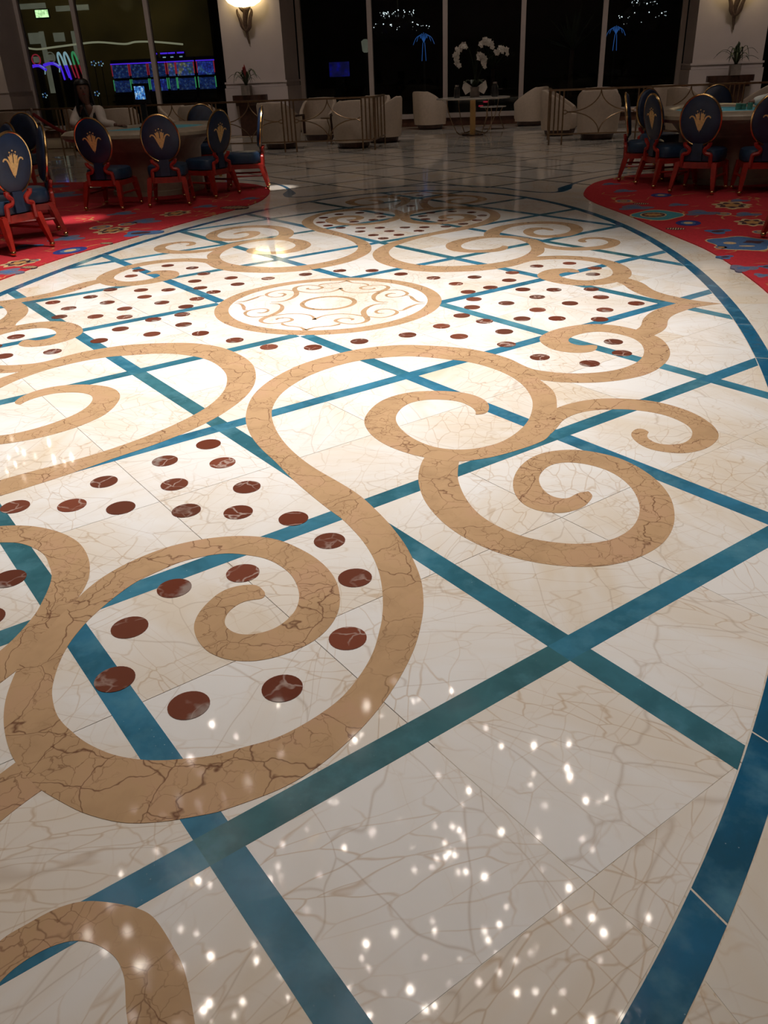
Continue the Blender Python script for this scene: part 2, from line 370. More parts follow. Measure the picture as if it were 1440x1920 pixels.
def copy_tree(o, parent=None):
    c = o.copy(); COL.objects.link(c); c.parent = parent
    for ch in list(o.children): copy_tree(ch, c)
    return c
def catmull(pts, n=6, closed=False):
    out = []; m = len(pts)
    for i in range(m if closed else m - 1):
        g = lambda k: pts[k % m] if closed else pts[min(max(k, 0), m - 1)]
        p0, p1, p2, p3 = g(i - 1), g(i), g(i + 1), g(i + 2)
        for k in range(n):
            t = k / n
            out.append(tuple(0.5 * ((2 * b) + (c - a) * t + (2 * a - 5 * b + 4 * c - d) * t * t + (3 * b - a - 3 * c + d) * t ** 3) for a, b, c, d in zip(p0, p1, p2, p3)))
    if not closed: out.append(pts[-1])
    return out
def relax(pts, it=4):
    for _ in range(it):
        pts = [pts[0]] + [tuple((a + 2 * b + c) / 4 for a, b, c in zip(pts[i - 1], pts[i], pts[i + 1])) for i in range(1, len(pts) - 1)] + [pts[-1]]
    return pts
def slab(name, poly, z0, z1, mat, parent):
    """flat stone: planar outline with its own edge"""
    if len(poly) < 3: return None
    a = sum(poly[i][0] * poly[(i + 1) % len(poly)][1] - poly[(i + 1) % len(poly)][0] * poly[i][1] for i in range(len(poly)))
    if a < 0: poly = poly[::-1]
    if abs(a) < 2e-4: return None
    return MB().prism(poly, z0, z1).build(name, mat, parent)
def clip_half(poly, nx, ny, c):
    """keep nx*x+ny*y <= c"""
    out = []
    for i in range(len(poly)):
        p, q = poly[i], poly[(i + 1) % len(poly)]
        dp = nx * p[0] + ny * p[1] - c; dq = nx * q[0] + ny * q[1] - c
        if dp <= 0: out.append(p)
        if (dp < 0 < dq) or (dq < 0 < dp):
            t = dp / (dp - dq); out.append((p[0] + (q[0] - p[0]) * t, p[1] + (q[1] - p[1]) * t))
    return out
def clip_convex(poly, conv):
    for i in range(len(conv)):
        if len(poly) < 3: return []
        (ax, ay), (bx, by) = conv[i], conv[(i + 1) % len(conv)]
        nx, ny = by - ay, -(bx - ax); poly = clip_half(poly, nx, ny, nx * ax + ny * ay)
    return poly
def ellipse(rx, ry, n=96): return [(rx * cos(2 * pi * i / n), ry * sin(2 * pi * i / n)) for i in range(n)]

D={'mainA':[(0.591,-3.683),(0.558,-3.649),(0.518,-3.649),(0.475,-3.670),(0.447,-3.704),(0.433,-3.745),(0.423,-3.790),(0.421,-3.838),(0.431,-3.890),(0.461,-3.945),(0.502,-3.989),(0.534,-4.010),(0.585,-4.029),(0.649,-4.029),(0.708,-4.008),(0.766,-3.965),(0.814,-3.907),(0.842,-3.831),(0.848,-3.757),(0.838,-3.689),(0.811,-3.606),(0.769,-3.534),(0.713,-3.469),(0.648,-3.415),(0.553,-3.357),(0.465,-3.339),(0.385,-3.342),(0.308,-3.362),(0.241,-3.392),(0.162,-3.445),(0.082,-3.538),(0.025,-3.647),(0.002,-3.748),(-0.000,-3.823),(-0.010,-3.880),(-0.010,-3.935),(-0.011,-4.002),(-0.012,-4.066),(-0.005,-4.119),(0.013,-4.187),(0.038,-4.259),(0.076,-4.332),(0.119,-4.393),(0.169,-4.450),(0.225,-4.497),(0.294,-4.542),(0.359,-4.570),(0.431,-4.597),(0.509,-4.611),(0.558,-4.611),(0.607,-4.602),(0.650,-4.590),(0.727,-4.562),(0.756,-4.545),(0.813,-4.508),(0.872,-4.463),(0.927,-4.400),(0.976,-4.322),(1.023,-4.227),(1.062,-4.115),(1.088,-4.006),(1.104,-3.897),(1.107,-3.773),(1.102,-3.695),(1.087,-3.597),(1.060,-3.501),(1.010,-3.371),(0.963,-3.278),(0.912,-3.188),(0.830,-3.065),(0.755,-2.967),(0.650,-2.862),(0.540,-2.758),(0.431,-2.631),(0.335,-2.492),(0.254,-2.341),(0.196,-2.194),(0.163,-2.055),(0.156,-1.886),(0.186,-1.725),(0.246,-1.565),(0.348,-1.418),(0.471,-1.307),(0.633,-1.238),(0.783,-1.222),(0.958,-1.268),(1.085,-1.311),(1.214,-1.409),(1.320,-1.538),(1.391,-1.686),(1.429,-1.840),(1.439,-1.981),(1.421,-2.155),(1.382,-2.284),(1.319,-2.406),(1.245,-2.480),(1.158,-2.520),(1.069,-2.522),(0.987,-2.487),(0.906,-2.410),(0.838,-2.303),(0.800,-2.193),(0.800,-2.079),(0.837,-1.977),(0.905,-1.927),(0.985,-1.916),(1.076,-1.936),(1.137,-1.998),(1.167,-2.057),(1.172,-2.109)],
'mainB':[(0.591,-3.683),(0.599,-3.704),(0.590,-3.723),(0.558,-3.732),(0.528,-3.757),(0.510,-3.804),(0.514,-3.850),(0.534,-3.884),(0.571,-3.907),(0.612,-3.908),(0.653,-3.890),(0.688,-3.855),(0.713,-3.791),(0.714,-3.725),(0.697,-3.661),(0.658,-3.585),(0.604,-3.527),(0.534,-3.481),(0.450,-3.464),(0.371,-3.466),(0.262,-3.521),(0.201,-3.593),(0.152,-3.662),(0.122,-3.744),(0.105,-3.813),(0.093,-3.869),(0.089,-3.939),(0.090,-4.005),(0.099,-4.067),(0.116,-4.132),(0.138,-4.193),(0.159,-4.233),(0.202,-4.293),(0.242,-4.329),(0.273,-4.350),(0.322,-4.381),(0.383,-4.407),(0.435,-4.421),(0.495,-4.426),(0.550,-4.422),(0.602,-4.410),(0.667,-4.392),(0.731,-4.357),(0.796,-4.322),(0.846,-4.277),(0.894,-4.219),(0.935,-4.154),(0.961,-4.082),(0.980,-4.005),(0.989,-3.930),(0.989,-3.853),(0.987,-3.786),(0.972,-3.675),(0.942,-3.548),(0.902,-3.441),(0.848,-3.336),(0.788,-3.245),(0.739,-3.179),(0.688,-3.125),(0.570,-2.988),(0.453,-2.842),(0.361,-2.712),(0.257,-2.579),(0.165,-2.435),(0.092,-2.277),(0.052,-2.141),(0.019,-1.957),(0.022,-1.779),(0.057,-1.612),(0.127,-1.427),(0.230,-1.277),(0.347,-1.158),(0.473,-1.066),(0.643,-1.010),(0.757,-1.006),(0.937,-1.029),(1.079,-1.072),(1.177,-1.130),(1.289,-1.221),(1.373,-1.338),(1.429,-1.463),(1.475,-1.597),(1.518,-1.693),(1.546,-1.789),(1.554,-1.894),(1.552,-2.010),(1.543,-2.134),(1.512,-2.344),(1.447,-2.444),(1.323,-2.553),(1.232,-2.611),(1.135,-2.645),(1.059,-2.640),(0.982,-2.613),(0.901,-2.573),(0.806,-2.500),(0.722,-2.397),(0.667,-2.275),(0.651,-2.182),(0.660,-2.068),(0.693,-1.954),(0.762,-1.862),(0.854,-1.810),(0.966,-1.793),(1.066,-1.805),(1.143,-1.841),(1.206,-1.914),(1.230,-1.993),(1.227,-2.071),(1.199,-2.104),(1.172,-2.109)],
'rightA':[(1.287,-1.236),(1.373,-1.338),(1.437,-1.425),(1.530,-1.467),(1.589,-1.482),(1.691,-1.486),(1.828,-1.449),(1.936,-1.369),(2.018,-1.252),(2.060,-1.103),(2.063,-0.931),(2.012,-0.795),(1.906,-0.707),(1.809,-0.694),(1.710,-0.756),(1.653,-0.850),(1.659,-0.934),(1.717,-0.983),(1.782,-0.965),(1.811,-0.985)],
'rightB':[(1.329,-1.404),(1.401,-1.526),(1.475,-1.597),(1.584,-1.627),(1.707,-1.633),(1.832,-1.605),(1.943,-1.551),(2.042,-1.470),(2.125,-1.343),(2.185,-1.187),(2.207,-1.034),(2.197,-0.877),(2.157,-0.758),(2.066,-0.641),(1.958,-0.553),(1.820,-0.519),(1.700,-0.558),(1.587,-0.641),(1.505,-0.762),(1.480,-0.866),(1.507,-0.980),(1.575,-1.083),(1.674,-1.123),(1.755,-1.108),(1.800,-1.058),(1.811,-0.985)],
'tipA':[(2.022,-0.681),(2.066,-0.641),(2.106,-0.549),(2.131,-0.413),(2.189,-0.257),(2.267,-0.134),(2.339,-0.057),(2.398,0.000)],
'tipB':[(2.114,-0.826),(2.157,-0.758),(2.215,-0.673),(2.259,-0.564),(2.281,-0.435),(2.324,-0.315),(2.412,-0.194),(2.535,-0.076),(2.687,0.000)],
'smallA':[(1.465,-2.145),(1.493,-2.081),(1.541,-2.014),(1.609,-1.942),(1.713,-1.878),(1.814,-1.856),(1.914,-1.860),(2.009,-1.884),(2.099,-1.943),(2.179,-2.039),(2.230,-2.165),(2.238,-2.278),(2.212,-2.357),(2.158,-2.436),(2.075,-2.490),(1.996,-2.490),(1.926,-2.460),(1.881,-2.396),(1.863,-2.319),(1.874,-2.270),(1.899,-2.237),(1.929,-2.243),(1.943,-2.274)],
'smallB':[(1.452,-2.391),(1.500,-2.358),(1.548,-2.244),(1.575,-2.156),(1.636,-2.072),(1.717,-2.021),(1.809,-2.002),(1.899,-2.003),(1.991,-2.032),(2.060,-2.082),(2.111,-2.157),(2.131,-2.222),(2.126,-2.286),(2.106,-2.341),(2.069,-2.390),(2.014,-2.409),(1.963,-2.397),(1.934,-2.352),(1.931,-2.315),(1.943,-2.274)],
'thirdA':[(0.992,-2.539),(0.990,-2.590),(0.978,-2.660),(0.978,-2.791),(0.999,-2.911),(1.034,-3.024),(1.093,-3.142),(1.165,-3.243),(1.250,-3.323),(1.344,-3.385),(1.458,-3.426),(1.570,-3.437),(1.663,-3.422),(1.746,-3.384),(1.821,-3.320),(1.881,-3.239),(1.921,-3.141),(1.941,-3.038),(1.946,-2.915),(1.922,-2.785),(1.870,-2.667),(1.790,-2.562),(1.677,-2.501),(1.581,-2.492),(1.492,-2.524),(1.428,-2.588),(1.381,-2.687),(1.358,-2.814),(1.369,-2.931),(1.406,-3.016),(1.462,-3.058),(1.532,-3.069),(1.588,-3.042),(1.629,-2.998),(1.655,-2.939),(1.658,-2.908),(1.646,-2.881)],
'thirdB':[(1.138,-2.557),(1.133,-2.640),(1.137,-2.779),(1.155,-2.882),(1.189,-2.995),(1.238,-3.099),(1.305,-3.181),(1.394,-3.250),(1.486,-3.281),(1.577,-3.289),(1.655,-3.271),(1.722,-3.232),(1.782,-3.153),(1.817,-3.049),(1.825,-2.942),(1.809,-2.830),(1.767,-2.730),(1.705,-2.662),(1.623,-2.622),(1.545,-2.627),(1.490,-2.678),(1.460,-2.771),(1.468,-2.857),(1.496,-2.921),(1.535,-2.949),(1.571,-2.944),(1.602,-2.903),(1.646,-2.881)],
'P1':[(0.431,-0.021),(0.359,-0.033),(0.312,-0.110),(0.296,-0.223),(0.321,-0.331),(0.354,-0.405),(0.364,-0.477),(0.334,-0.529),(0.278,-0.554),(0.206,-0.531),(0.159,-0.491),(0.149,-0.456),(0.177,-0.414),(0.221,-0.407),(0.263,-0.432),(0.254,-0.459)],
'P2':[(0.194,-0.541),(0.187,-0.572),(0.144,-0.606),(0.091,-0.619),(0.041,-0.644),(0.000,-0.703)],
'P3':[(0.000,-0.453),(0.010,-0.411),(0.052,-0.340),(0.131,-0.302),(0.219,-0.307),(0.295,-0.343),(0.319,-0.363)],
'P4':[(0.350,-0.363),(0.405,-0.387),(0.461,-0.387),(0.511,-0.339),(0.537,-0.264),(0.508,-0.198),(0.445,-0.165),(0.396,-0.188),(0.384,-0.244),(0.411,-0.283),(0.450,-0.276)],
'P5':[(0.539,-0.215),(0.566,-0.202),(0.587,-0.141),(0.619,-0.073),(0.654,-0.026),(0.698,-0.019)],
'frontA':[(0.204,-4.445),(0.157,-4.555),(0.118,-4.727),(0.071,-4.947),(0.063,-5.191),(0.118,-5.403),(0.212,-5.544),(0.346,-5.630),(0.526,-5.630),(0.715,-5.536),(0.848,-5.379),(0.903,-5.183),(0.880,-5.073),(0.832,-4.979),(0.793,-4.916),(0.762,-4.884),(0.730,-4.853),(0.691,-4.822),(0.652,-4.810),(0.613,-4.806),(0.565,-4.806),(0.526,-4.814),(0.487,-4.837),(0.448,-4.877),(0.416,-4.916),(0.393,-5.010),(0.393,-5.120),(0.440,-5.230),(0.503,-5.293),(0.573,-5.293),(0.613,-5.230)],
'frontB':[(0.346,-4.476),(0.306,-4.539),(0.259,-4.633),(0.212,-4.782),(0.181,-4.932),(0.173,-5.144),(0.220,-5.293),(0.322,-5.411),(0.448,-5.481),(0.581,-5.497),(0.699,-5.426),(0.770,-5.293),(0.785,-5.167),(0.754,-5.065),(0.722,-5.010),(0.699,-4.963),(0.683,-4.939),(0.660,-4.916),(0.628,-4.900),(0.597,-4.892),(0.565,-4.892),(0.534,-4.904),(0.503,-4.928),(0.471,-4.971),(0.455,-5.041),(0.471,-5.120),(0.518,-5.183),(0.613,-5.230)],
'archA':[(0.550,-5.591),(0.424,-5.748),(0.330,-5.795),(0.236,-5.842),(0.110,-5.968),(0.000,-6.062)],
'archB':[(0.393,-5.575),(0.330,-5.685),(0.259,-5.733),(0.188,-5.780),(0.094,-5.874),(0.000,-5.952)],
'dots':[(0.000,-2.544),(0.130,-2.733),(0.000,-2.953),(0.306,-2.953),(0.133,-3.169),(0.338,-3.165),(0.561,-3.196),(0.730,-3.345),(0.487,-3.581),(0.291,-3.691),(0.864,-3.573),(0.236,-3.911),(0.298,-4.146),(0.542,-4.225),(0.770,-4.131),(0.903,-3.895),(1.374,-0.404),(1.598,-0.393),(1.865,-0.408),(1.476,-0.177),(1.916,-0.173),(1.264,0.000),(1.696,0.000),(2.136,0.000),(1.268,-0.703),(1.288,-0.974),(1.908,-0.903),(1.936,-1.123),(1.480,-1.213),(1.747,-1.315),(1.033,-0.114),(0.978,-0.330),(1.135,-0.467),(0.868,-0.589),(0.675,-0.793),(0.997,-0.817),(0.397,-0.938),(0.137,-1.072),(0.000,-4.712),(0.000,-5.615)],
'wave':[(0.000,6.691),(0.463,6.604),(0.989,6.306),(1.288,5.968),(1.531,5.756),(1.728,5.717),(1.830,5.827),(1.893,6.149),(2.002,6.534),(2.214,6.981),(2.560,7.460),(3.063,7.853),(3.926,8.128),(5.497,8.245)],
'carpet':[(2.591,-3.612),(2.843,-2.513),(2.984,-1.256),(3.043,0.000),(3.023,0.785),(2.929,1.751),(2.725,2.591),(2.466,3.691),(2.183,4.672),(2.089,5.261),(2.112,5.693),(2.199,6.204),(2.356,6.675),(2.748,7.225),(3.298,7.539),(4.319,7.774),(5.497,8.010),(9.423,8.167),(9.423,-3.612)]}

# ------------------------------------------------------------------ floor
Y_WALL = 20.7
fl = struct(MB().prism([(-24, -14), (24, -14), (24, Y_WALL + .4), (-24, Y_WALL + .4)], -0.12, -0.006).build('floor', 'grout'), 'polished inlaid marble floor')
E_IN = (3.42 * U, 7.72 * U); E_OUT = (3.532 * U, 7.845 * U)
cs = [-6.882, -4.930, -2.976, -1.0, 1.0, 2.976, 4.930, 6.882]
cs_all = [-8.85] + cs + [8.85]
HW = 0.075               # half band width in x+-y units
def diam(p0, p1, m0, m1):
    """corner points of the cell p0<x+y<p1, m0<x-y<m1, metres"""
    pts = []
    for p, m in ((p0, m0), (p1, m0), (p1, m1), (p0, m1)): pts.append(((p + m) / 2 * U, (p - m) / 2 * U))
    return pts
ell_in = ellipse(*E_IN)
GAP = 0.0016 / U
# white slabs of the oval: every lattice cell is laid with four slabs
for i in range(len(cs_all) - 1):
    for j in range(len(cs_all) - 1):
        p0, p1, m0, m1 = cs_all[i], cs_all[i + 1], cs_all[j], cs_all[j + 1]
        pm, mm = (p0 + p1) / 2, (m0 + m1) / 2
        for a, b in ((p0, pm), (pm, p1)):
            for c, d in ((m0, mm), (mm, m1)):
                poly = clip_convex(diam(a + GAP, b - GAP, c + GAP, d - GAP), ell_in)
                slab('marble_slab', poly, -0.02, 0.001, 'white', fl)
# blue lattice strips, cut from crossing to crossing
for i, c in enumerate(cs):
    for j in range(len(cs_all) - 1):
        m0, m1 = cs_all[j], cs_all[j + 1]
        h0 = HW if j > 0 else 0; h1 = HW if j < len(cs_all) - 2 else 0
        if abs(c) == 1.0 and m0 == -1.0 and m1 == 1.0: continue          # under the medallion
        slab('blue_strip', clip_convex(diam(c - HW, c + HW, m0 + h0, m1 - h1), ell_in), -0.02, 0.0016, 'blue', fl)
        slab('blue_strip', clip_convex(diam(m0 - (h0 and HW) , m1 - (HW if j < len(cs_all) - 2 else 0), c - HW, c + HW), ell_in), -0.02, 0.0016, 'blue', fl)
# border band of the oval
def ring_piece(name, e0, e1, a0, a1, z1, mat, n=8, gap=0.0):
    p = [(e0[0] * cos(t), e0[1] * sin(t)) for t in [a0 + gap + (a1 - a0 - 2 * gap) * k / n for k in range(n + 1)]]
    q = [(e1[0] * cos(t), e1[1] * sin(t)) for t in [a0 + gap + (a1 - a0 - 2 * gap) * k / n for k in range(n + 1)]]
    return slab(name, q + p[::-1], -0.02, z1, mat, fl)
NB = 56
for k in range(NB):
    a0, a1 = 2 * pi * k / NB - pi / 2 + .03, 2 * pi * (k + 1) / NB - pi / 2 + .03
    ring_piece('border_stone', (E_IN[0] + .004, E_IN[1] + .004), E_OUT, a0, a1, 0.0014, 'border_blue', 6, 0.0007)
NB = 28
E3 = (3.90 * U, 8.32 * U)
for k in range(NB):
    a0, a1 = 2 * pi * k / NB, 2 * pi * (k + 1) / NB
    ring_piece('cream_slab', (E_OUT[0] + .004, E_OUT[1] + .004), E3, a0, a1, 0.0009, 'ring', 8, 0.0006)
# cream slabs beyond the oval, with thin dark strips between them
kk = [i for i in range(-31, 62, 2)]
for p in kk:
    for m in kk:
        x, y = (p + 1 + m + 1) / 2, (p - m) / 2
        if not (-16 < x < 16 and -13 < y < 25.2): continue
        if (x / 3.0) ** 2 + (y / 6.6) ** 2 < 1: continue
        if y < 9 and abs(x) > 5.5: continue
        if y < -9 or abs(x) > 11: continue
        poly = diam(p + GAP, p + 2 - GAP, m + GAP, m + 2 - GAP)
        poly = clip_half(poly, 0, 1, Y_WALL)
        slab('cream_slab', poly, -0.02, 0.0, 'ring', fl)
DW = 0.045
for c in range(7, 39, 2):
    for s in (1, -1):
        for seg in range(-31, 41, 2):
            if s > 0: poly = diam(c - DW, c + DW, -seg - 2 + DW, -seg - DW)
            else: poly = diam(seg - DW, seg + 2 - DW, -c - DW, -c + DW)
            cxm = sum(q[0] for q in poly) / 4 / U; cym = sum(q[1] for q in poly) / 4 / U
            if abs(cxm) > 11 or cym < 7.2 or cym > 25.6: continue
            if (cxm / 3.53) ** 2 + (cym / 8.3) ** 2 < 1.06 or (cym < 10.0 and abs(cxm) > 2.6): continue
            slab('dark_strip', clip_half(poly, 0, 1, Y_WALL), -0.02, 0.0005, 'dark_blue', fl)
def strip_along(name, pts, w, z1, mat):
    """band of varying width along a plan curve"""
    L = []; Rr = []
    for i, p in enumerate(pts):
        a = pts[max(i - 1, 0)]; b = pts[min(i + 1, len(pts) - 1)]
        tx, ty = b[0] - a[0], b[1] - a[1]; l = math.hypot(tx, ty) or 1
        ww = (w[i] if isinstance(w, list) else w) / 2
        L.append((p[0] - ty / l * ww, p[1] + tx / l * ww)); Rr.append((p[0] + ty / l * ww, p[1] - tx / l * ww))
    return slab(name, L + Rr[::-1], -0.02, z1, mat, fl)
wv = catmull(D['wave'], 6)
for sx in (1, -1):
    w = []
    for x, y in wv:
        X = x / U; w.append(0.055 + 0.13 * max(0, 1 - abs(y / U - 7.75) / .5) * (1 if X > 2.15 else 0))
    strip_along('wave_strip', [(sx * x, y) for x, y in wv], w, 0.0012, 'border_blue')
# medallion
def disc(name, c, r, z1, mat, n=40, parent=None):
    return slab(name, [(c[0] + r * cos(2 * pi * k / n), c[1] + r * sin(2 * pi * k / n)) for k in range(n)], -0.02, z1, mat, parent or fl)
disc('medallion_disc', (0, 0), 1.02 * U, 0.0020, 'white', 96)
for k in range(8):
    a0, a1 = pi / 4 * k + .2, pi / 4 * (k + 1) + .2
    ring_piece('medallion_ring', (0.905 * U, 0.905 * U), (1.032 * U, 1.032 * U), a0, a1, 0.0026, 'tan', 12)
ring_piece('medallion_inner_ring', (0.218 * U, 0.218 * U), (0.262 * U, 0.262 * U), 0, pi, 0.0026, 'tan', 20)
ring_piece('medallion_inner_ring', (0.218 * U, 0.218 * U), (0.262 * U, 0.262 * U), pi, 2 * pi, 0.0026, 'tan', 20)
WID = {'P1': [.008, .016, .026, .036, .038, .038, .03, .018, .013, .013, .022, .024, .014, .014, .024, .008],
       'P2': [.012, .02, .014, .013, .014, .03], 'P3': [.03, .02, .013, .012, .013, .016, .016],
       'P4': [.012, .013, .013, .016, .026, .014, .013, .014, .022, .018, .006], 'P5': [.01, .014, .028, .022, .016, .004]}
for nm, ws in WID.items():
    pts = relax(catmull([(x, y, w) for (x, y), w in zip(D[nm], ws)], 5), 3)
    for sx in (1, -1):
        for sy in (1, -1):
            strip_along('medallion_scroll', [(sx * x, sy * y) for x, y, w in pts], [w * 1.05 for x, y, w in pts], 0.0024 + .0001 * (len(nm) + ord(nm[1]) % 3), 'tan')
# tan scrolls, mirrored about both axes of the oval
lev = {'third': 0.0022, 'small': 0.0023, 'right': 0.0024, 'front': 0.0022, 'arch': 0.0021, 'tip': 0.0025, 'main': 0.0026}
for nm, z in lev.items():
    A = relax(catmull(D[nm + 'A'], 6), 5); B = relax(catmull(D[nm + 'B'], 6), 5)
    poly = A + B[::-1]
    clean = []
    for q in poly:
        if not clean or math.hypot(q[0] - clean[-1][0], q[1] - clean[-1][1]) > 0.002: clean.append(q)
    for sx in (1, -1):
        for sy in (1, -1):
            slab('scroll_inlay', [(sx * x, sy * y) for x, y in clean], -0.02, z + (0.0001 if sx > 0 else 0), 'tan', fl)
# red marble roundels
rm = MB().prism([(0.0555 * cos(2 * pi * k / 28), 0.0555 * sin(2 * pi * k / 28)) for k in range(28)], -0.02, 0.0032).mesh('roundel')
for x, y in D['dots']:
    for sx in ((1, -1) if x > .01 else (1,)):
        for sy in ((1, -1) if y < -.01 else (1,)):
            o = link('roundel', rm, 'red', fl); o.location = (sx * x, sy * y, 0)
# carpets
def carpet(sx, label):
    c = catmull(D['carpet'][:-2], 6) + D['carpet'][-2:]
    poly = [(sx * x, y) for x, y in c]
    if sx < 0: poly = poly[::-1]
    o = MB().prism(poly, -0.004, 0.010).build('carpet', 'carpet'); tag(o, label, 'carpet', 'red patterned carpets'); return o
cpR = carpet(1, 'red carpet with blue and gold motifs under the right-hand gaming table')
cpL = carpet(-1, 'red carpet with blue and gold motifs under the left-hand gaming table')
def blob(rx, ry, lob=0, amp=.0, n=36, ph=0.0, k2=0):
    return [(rx * (1 + amp * sin(lob * t + ph) + .5 * amp * sin(k2 * t)) * cos(t), ry * (1 + amp * sin(lob * t + ph) + .5 * amp * sin(k2 * t)) * sin(t)) for t in [2 * pi * i / n for i in range(n)]]
KY = dict(cloud=2.0, teal=2.2, ring=1.4, flower=1.35, slate=1.7, leaf=1.7, oval=1.7, swirl=1.9)
def motif(par, kind, x, y, s, rot):
    ky = KY[kind]
    def sh(poly, z, mat, dx=0, dy=0):
        c, d = cos(rot), sin(rot)
        slab('carpet_motif', [(x + s * (c * (px + dx) - d * ky * (py + dy)), y + s * (d * (px + dx) + c * ky * (py + dy))) for px, py in poly], 0.0, 0.010 + z, mat, par)
    if kind == 'cloud':
        sh(blob(1, .62, 5, .10, ph=.5, k2=3), .0006, 'c_cream'); sh(blob(.95, .57, 5, .10, ph=.5, k2=3), .0012, 'c_blue')
        sh(blob(.20, .10), .0018, 'c_cream', -.35, .0); sh(blob(.24, .05), .0018, 'c_cream', .1, -.25); sh(blob(.3, .12, 4, .2), .0018, 'c_dark', .4, .1)
    elif kind == 'teal':
        sh(blob(1, .60, 4, .08, ph=1), .0006, 'c_cream'); sh(blob(.94, .54, 4, .08, ph=1), .0012, 'c_teal')
        sh(blob(.52, .30), .0018, 'c_cream', -.15, 0); sh(blob(.46, .25), .0024, 'c_dark', -.15, 0); sh(blob(.34, .15, 9, .15), .003, 'c_gold', -.15, 0)
    elif kind == 'ring':
        sh(blob(1, 1), .0006, 'c_navy'); sh(blob(.6, .6), .0012, 'c_blue'); sh(blob(.36, .36), .0018, 'c_cream')
    elif kind == 'flower':
        sh(blob(1, 1, 7, .16), .0006, 'c_cream'); sh(blob(.72, .72, 7, .16), .0012, 'c_dark'); sh(blob(.45, .45, 5, .2), .0018, 'c_gold')
    elif kind == 'slate':
        sh(blob(1, .6, 3, .25, ph=2, k2=5), .0006, 'c_slate'); sh(blob(.5, .2, 4, .2), .0012, 'c_blue')
    elif kind == 'leaf':
        sh(blob(1, .45), .0006, 'c_dark')
        for q in range(-3, 4): sh([(q * .26 - .05, -.36 + abs(q) * .06), (q * .26 + .07, -.36 + abs(q) * .06), (q * .26 + .11, .36 - abs(q) * .06), (q * .26 - .01, .36 - abs(q) * .06)], .0012, 'c_cream')
    elif kind == 'oval':
        sh(blob(1, .75), .0006, 'c_cream'); sh(blob(.8, .55), .0012, 'c_slate'); sh(blob(.45, .3), .0018, 'c_gold')
    elif kind == 'swirl':
        sh(blob(.9, .5, 3, .3, k2=2), .0006, 'c_blue'); sh(blob(.5, .22, 2, .2), .0012, 'c_dark')
MOT = [(1,'cloud',3.25,2.08,0.27,-0.07),(1,'teal',2.75,3.70,0.26,-0.17),(1,'ring',2.98,3.17,0.12,-0.17),(1,'leaf',2.81,2.85,0.09,-0.17),(1,'swirl',3.17,2.68,0.12,0.03),(1,'flower',3.58,3.16,0.15,-0.17),(1,'flower',3.62,4.30,0.19,-0.17),(1,'slate',2.58,4.25,0.17,-0.17),(1,'leaf',2.68,4.53,0.09,-0.17),(1,'slate',3.21,3.80,0.16,-0.17),(1,'oval',3.42,3.71,0.08,-0.17),(1,'slate',3.64,3.66,0.12,-0.17),(1,'oval',3.05,1.90,0.06,-0.17),(1,'slate',3.05,1.06,0.10,0.23),(1,'swirl',3.00,1.49,0.07,0.13),(1,'slate',2.60,5.65,0.13,-0.17),(1,'slate',2.49,6.37,0.11,-0.17),(1,'oval',2.51,4.76,0.10,-0.17),(1,'oval',3.53,2.62,0.07,-0.17),(1,'ring',2.99,5.20,0.12,-0.17),(1,'slate',3.06,4.40,0.10,-0.17),(1,'slate',3.13,0.81,0.06,0.23),(1,'swirl',3.23,1.11,0.06,0.23),(1,'slate',3.77,4.65,0.10,-0.17),(-1,'ring',-3.04,2.01,0.14,-0.17),(-1,'flower',-3.14,3.16,0.16,-0.17),(-1,'swirl',-2.72,2.97,0.19,-0.17),(-1,'slate',-3.42,2.69,0.16,-0.17),(-1,'oval',-3.38,3.39,0.12,-0.17),(-1,'leaf',-2.84,2.39,0.07,-0.17),(-1,'flower',-2.86,4.35,0.16,-0.17),(-1,'leaf',-2.25,4.77,0.19,-0.17),(-1,'slate',-2.68,4.91,0.13,-0.17),(-1,'slate',-5.48,6.34,0.31,-0.17),(-1,'flower',-3.25,1.43,0.13,-0.17),(-1,'leaf',-3.04,1.24,0.08,-0.17),(-1,'slate',-3.13,1.04,0.13,-0.17),(-1,'oval',-3.16,1.53,0.06,-0.17),(-1,'slate',-3.03,3.77,0.18,-0.17),(-1,'swirl',-3.65,2.26,0.13,-0.17),(-1,'slate',-3.59,4.42,0.15,-0.17),(-1,'oval',-3.15,3.59,0.10,-0.17),(-1,'slate',-2.29,5.59,0.11,-0.17),(-1,'slate',-6.16,7.44,0.23,-0.17)]
for side, kind, x, y, s, r in MOT: motif(cpR if side > 0 else cpL, kind, x, y, s, r)

# ------------------------------------------------------------------ room shell
ZC = 8.4
struct(MB().box((0, 4, ZC + .1), (46, 40, .2)).build('ceiling', 'ceiling'))
struct(MB().box((-21, 4, ZC / 2), (.3, 36, ZC)).build('wall_left', 'wall'))
struct(MB().box((21, 4, ZC / 2), (.3, 36, ZC)).build('wall_right', 'wall'))
struct(MB().box((0, -13.5, ZC / 2), (42, .3, ZC)).build('wall_front', 'wall'))
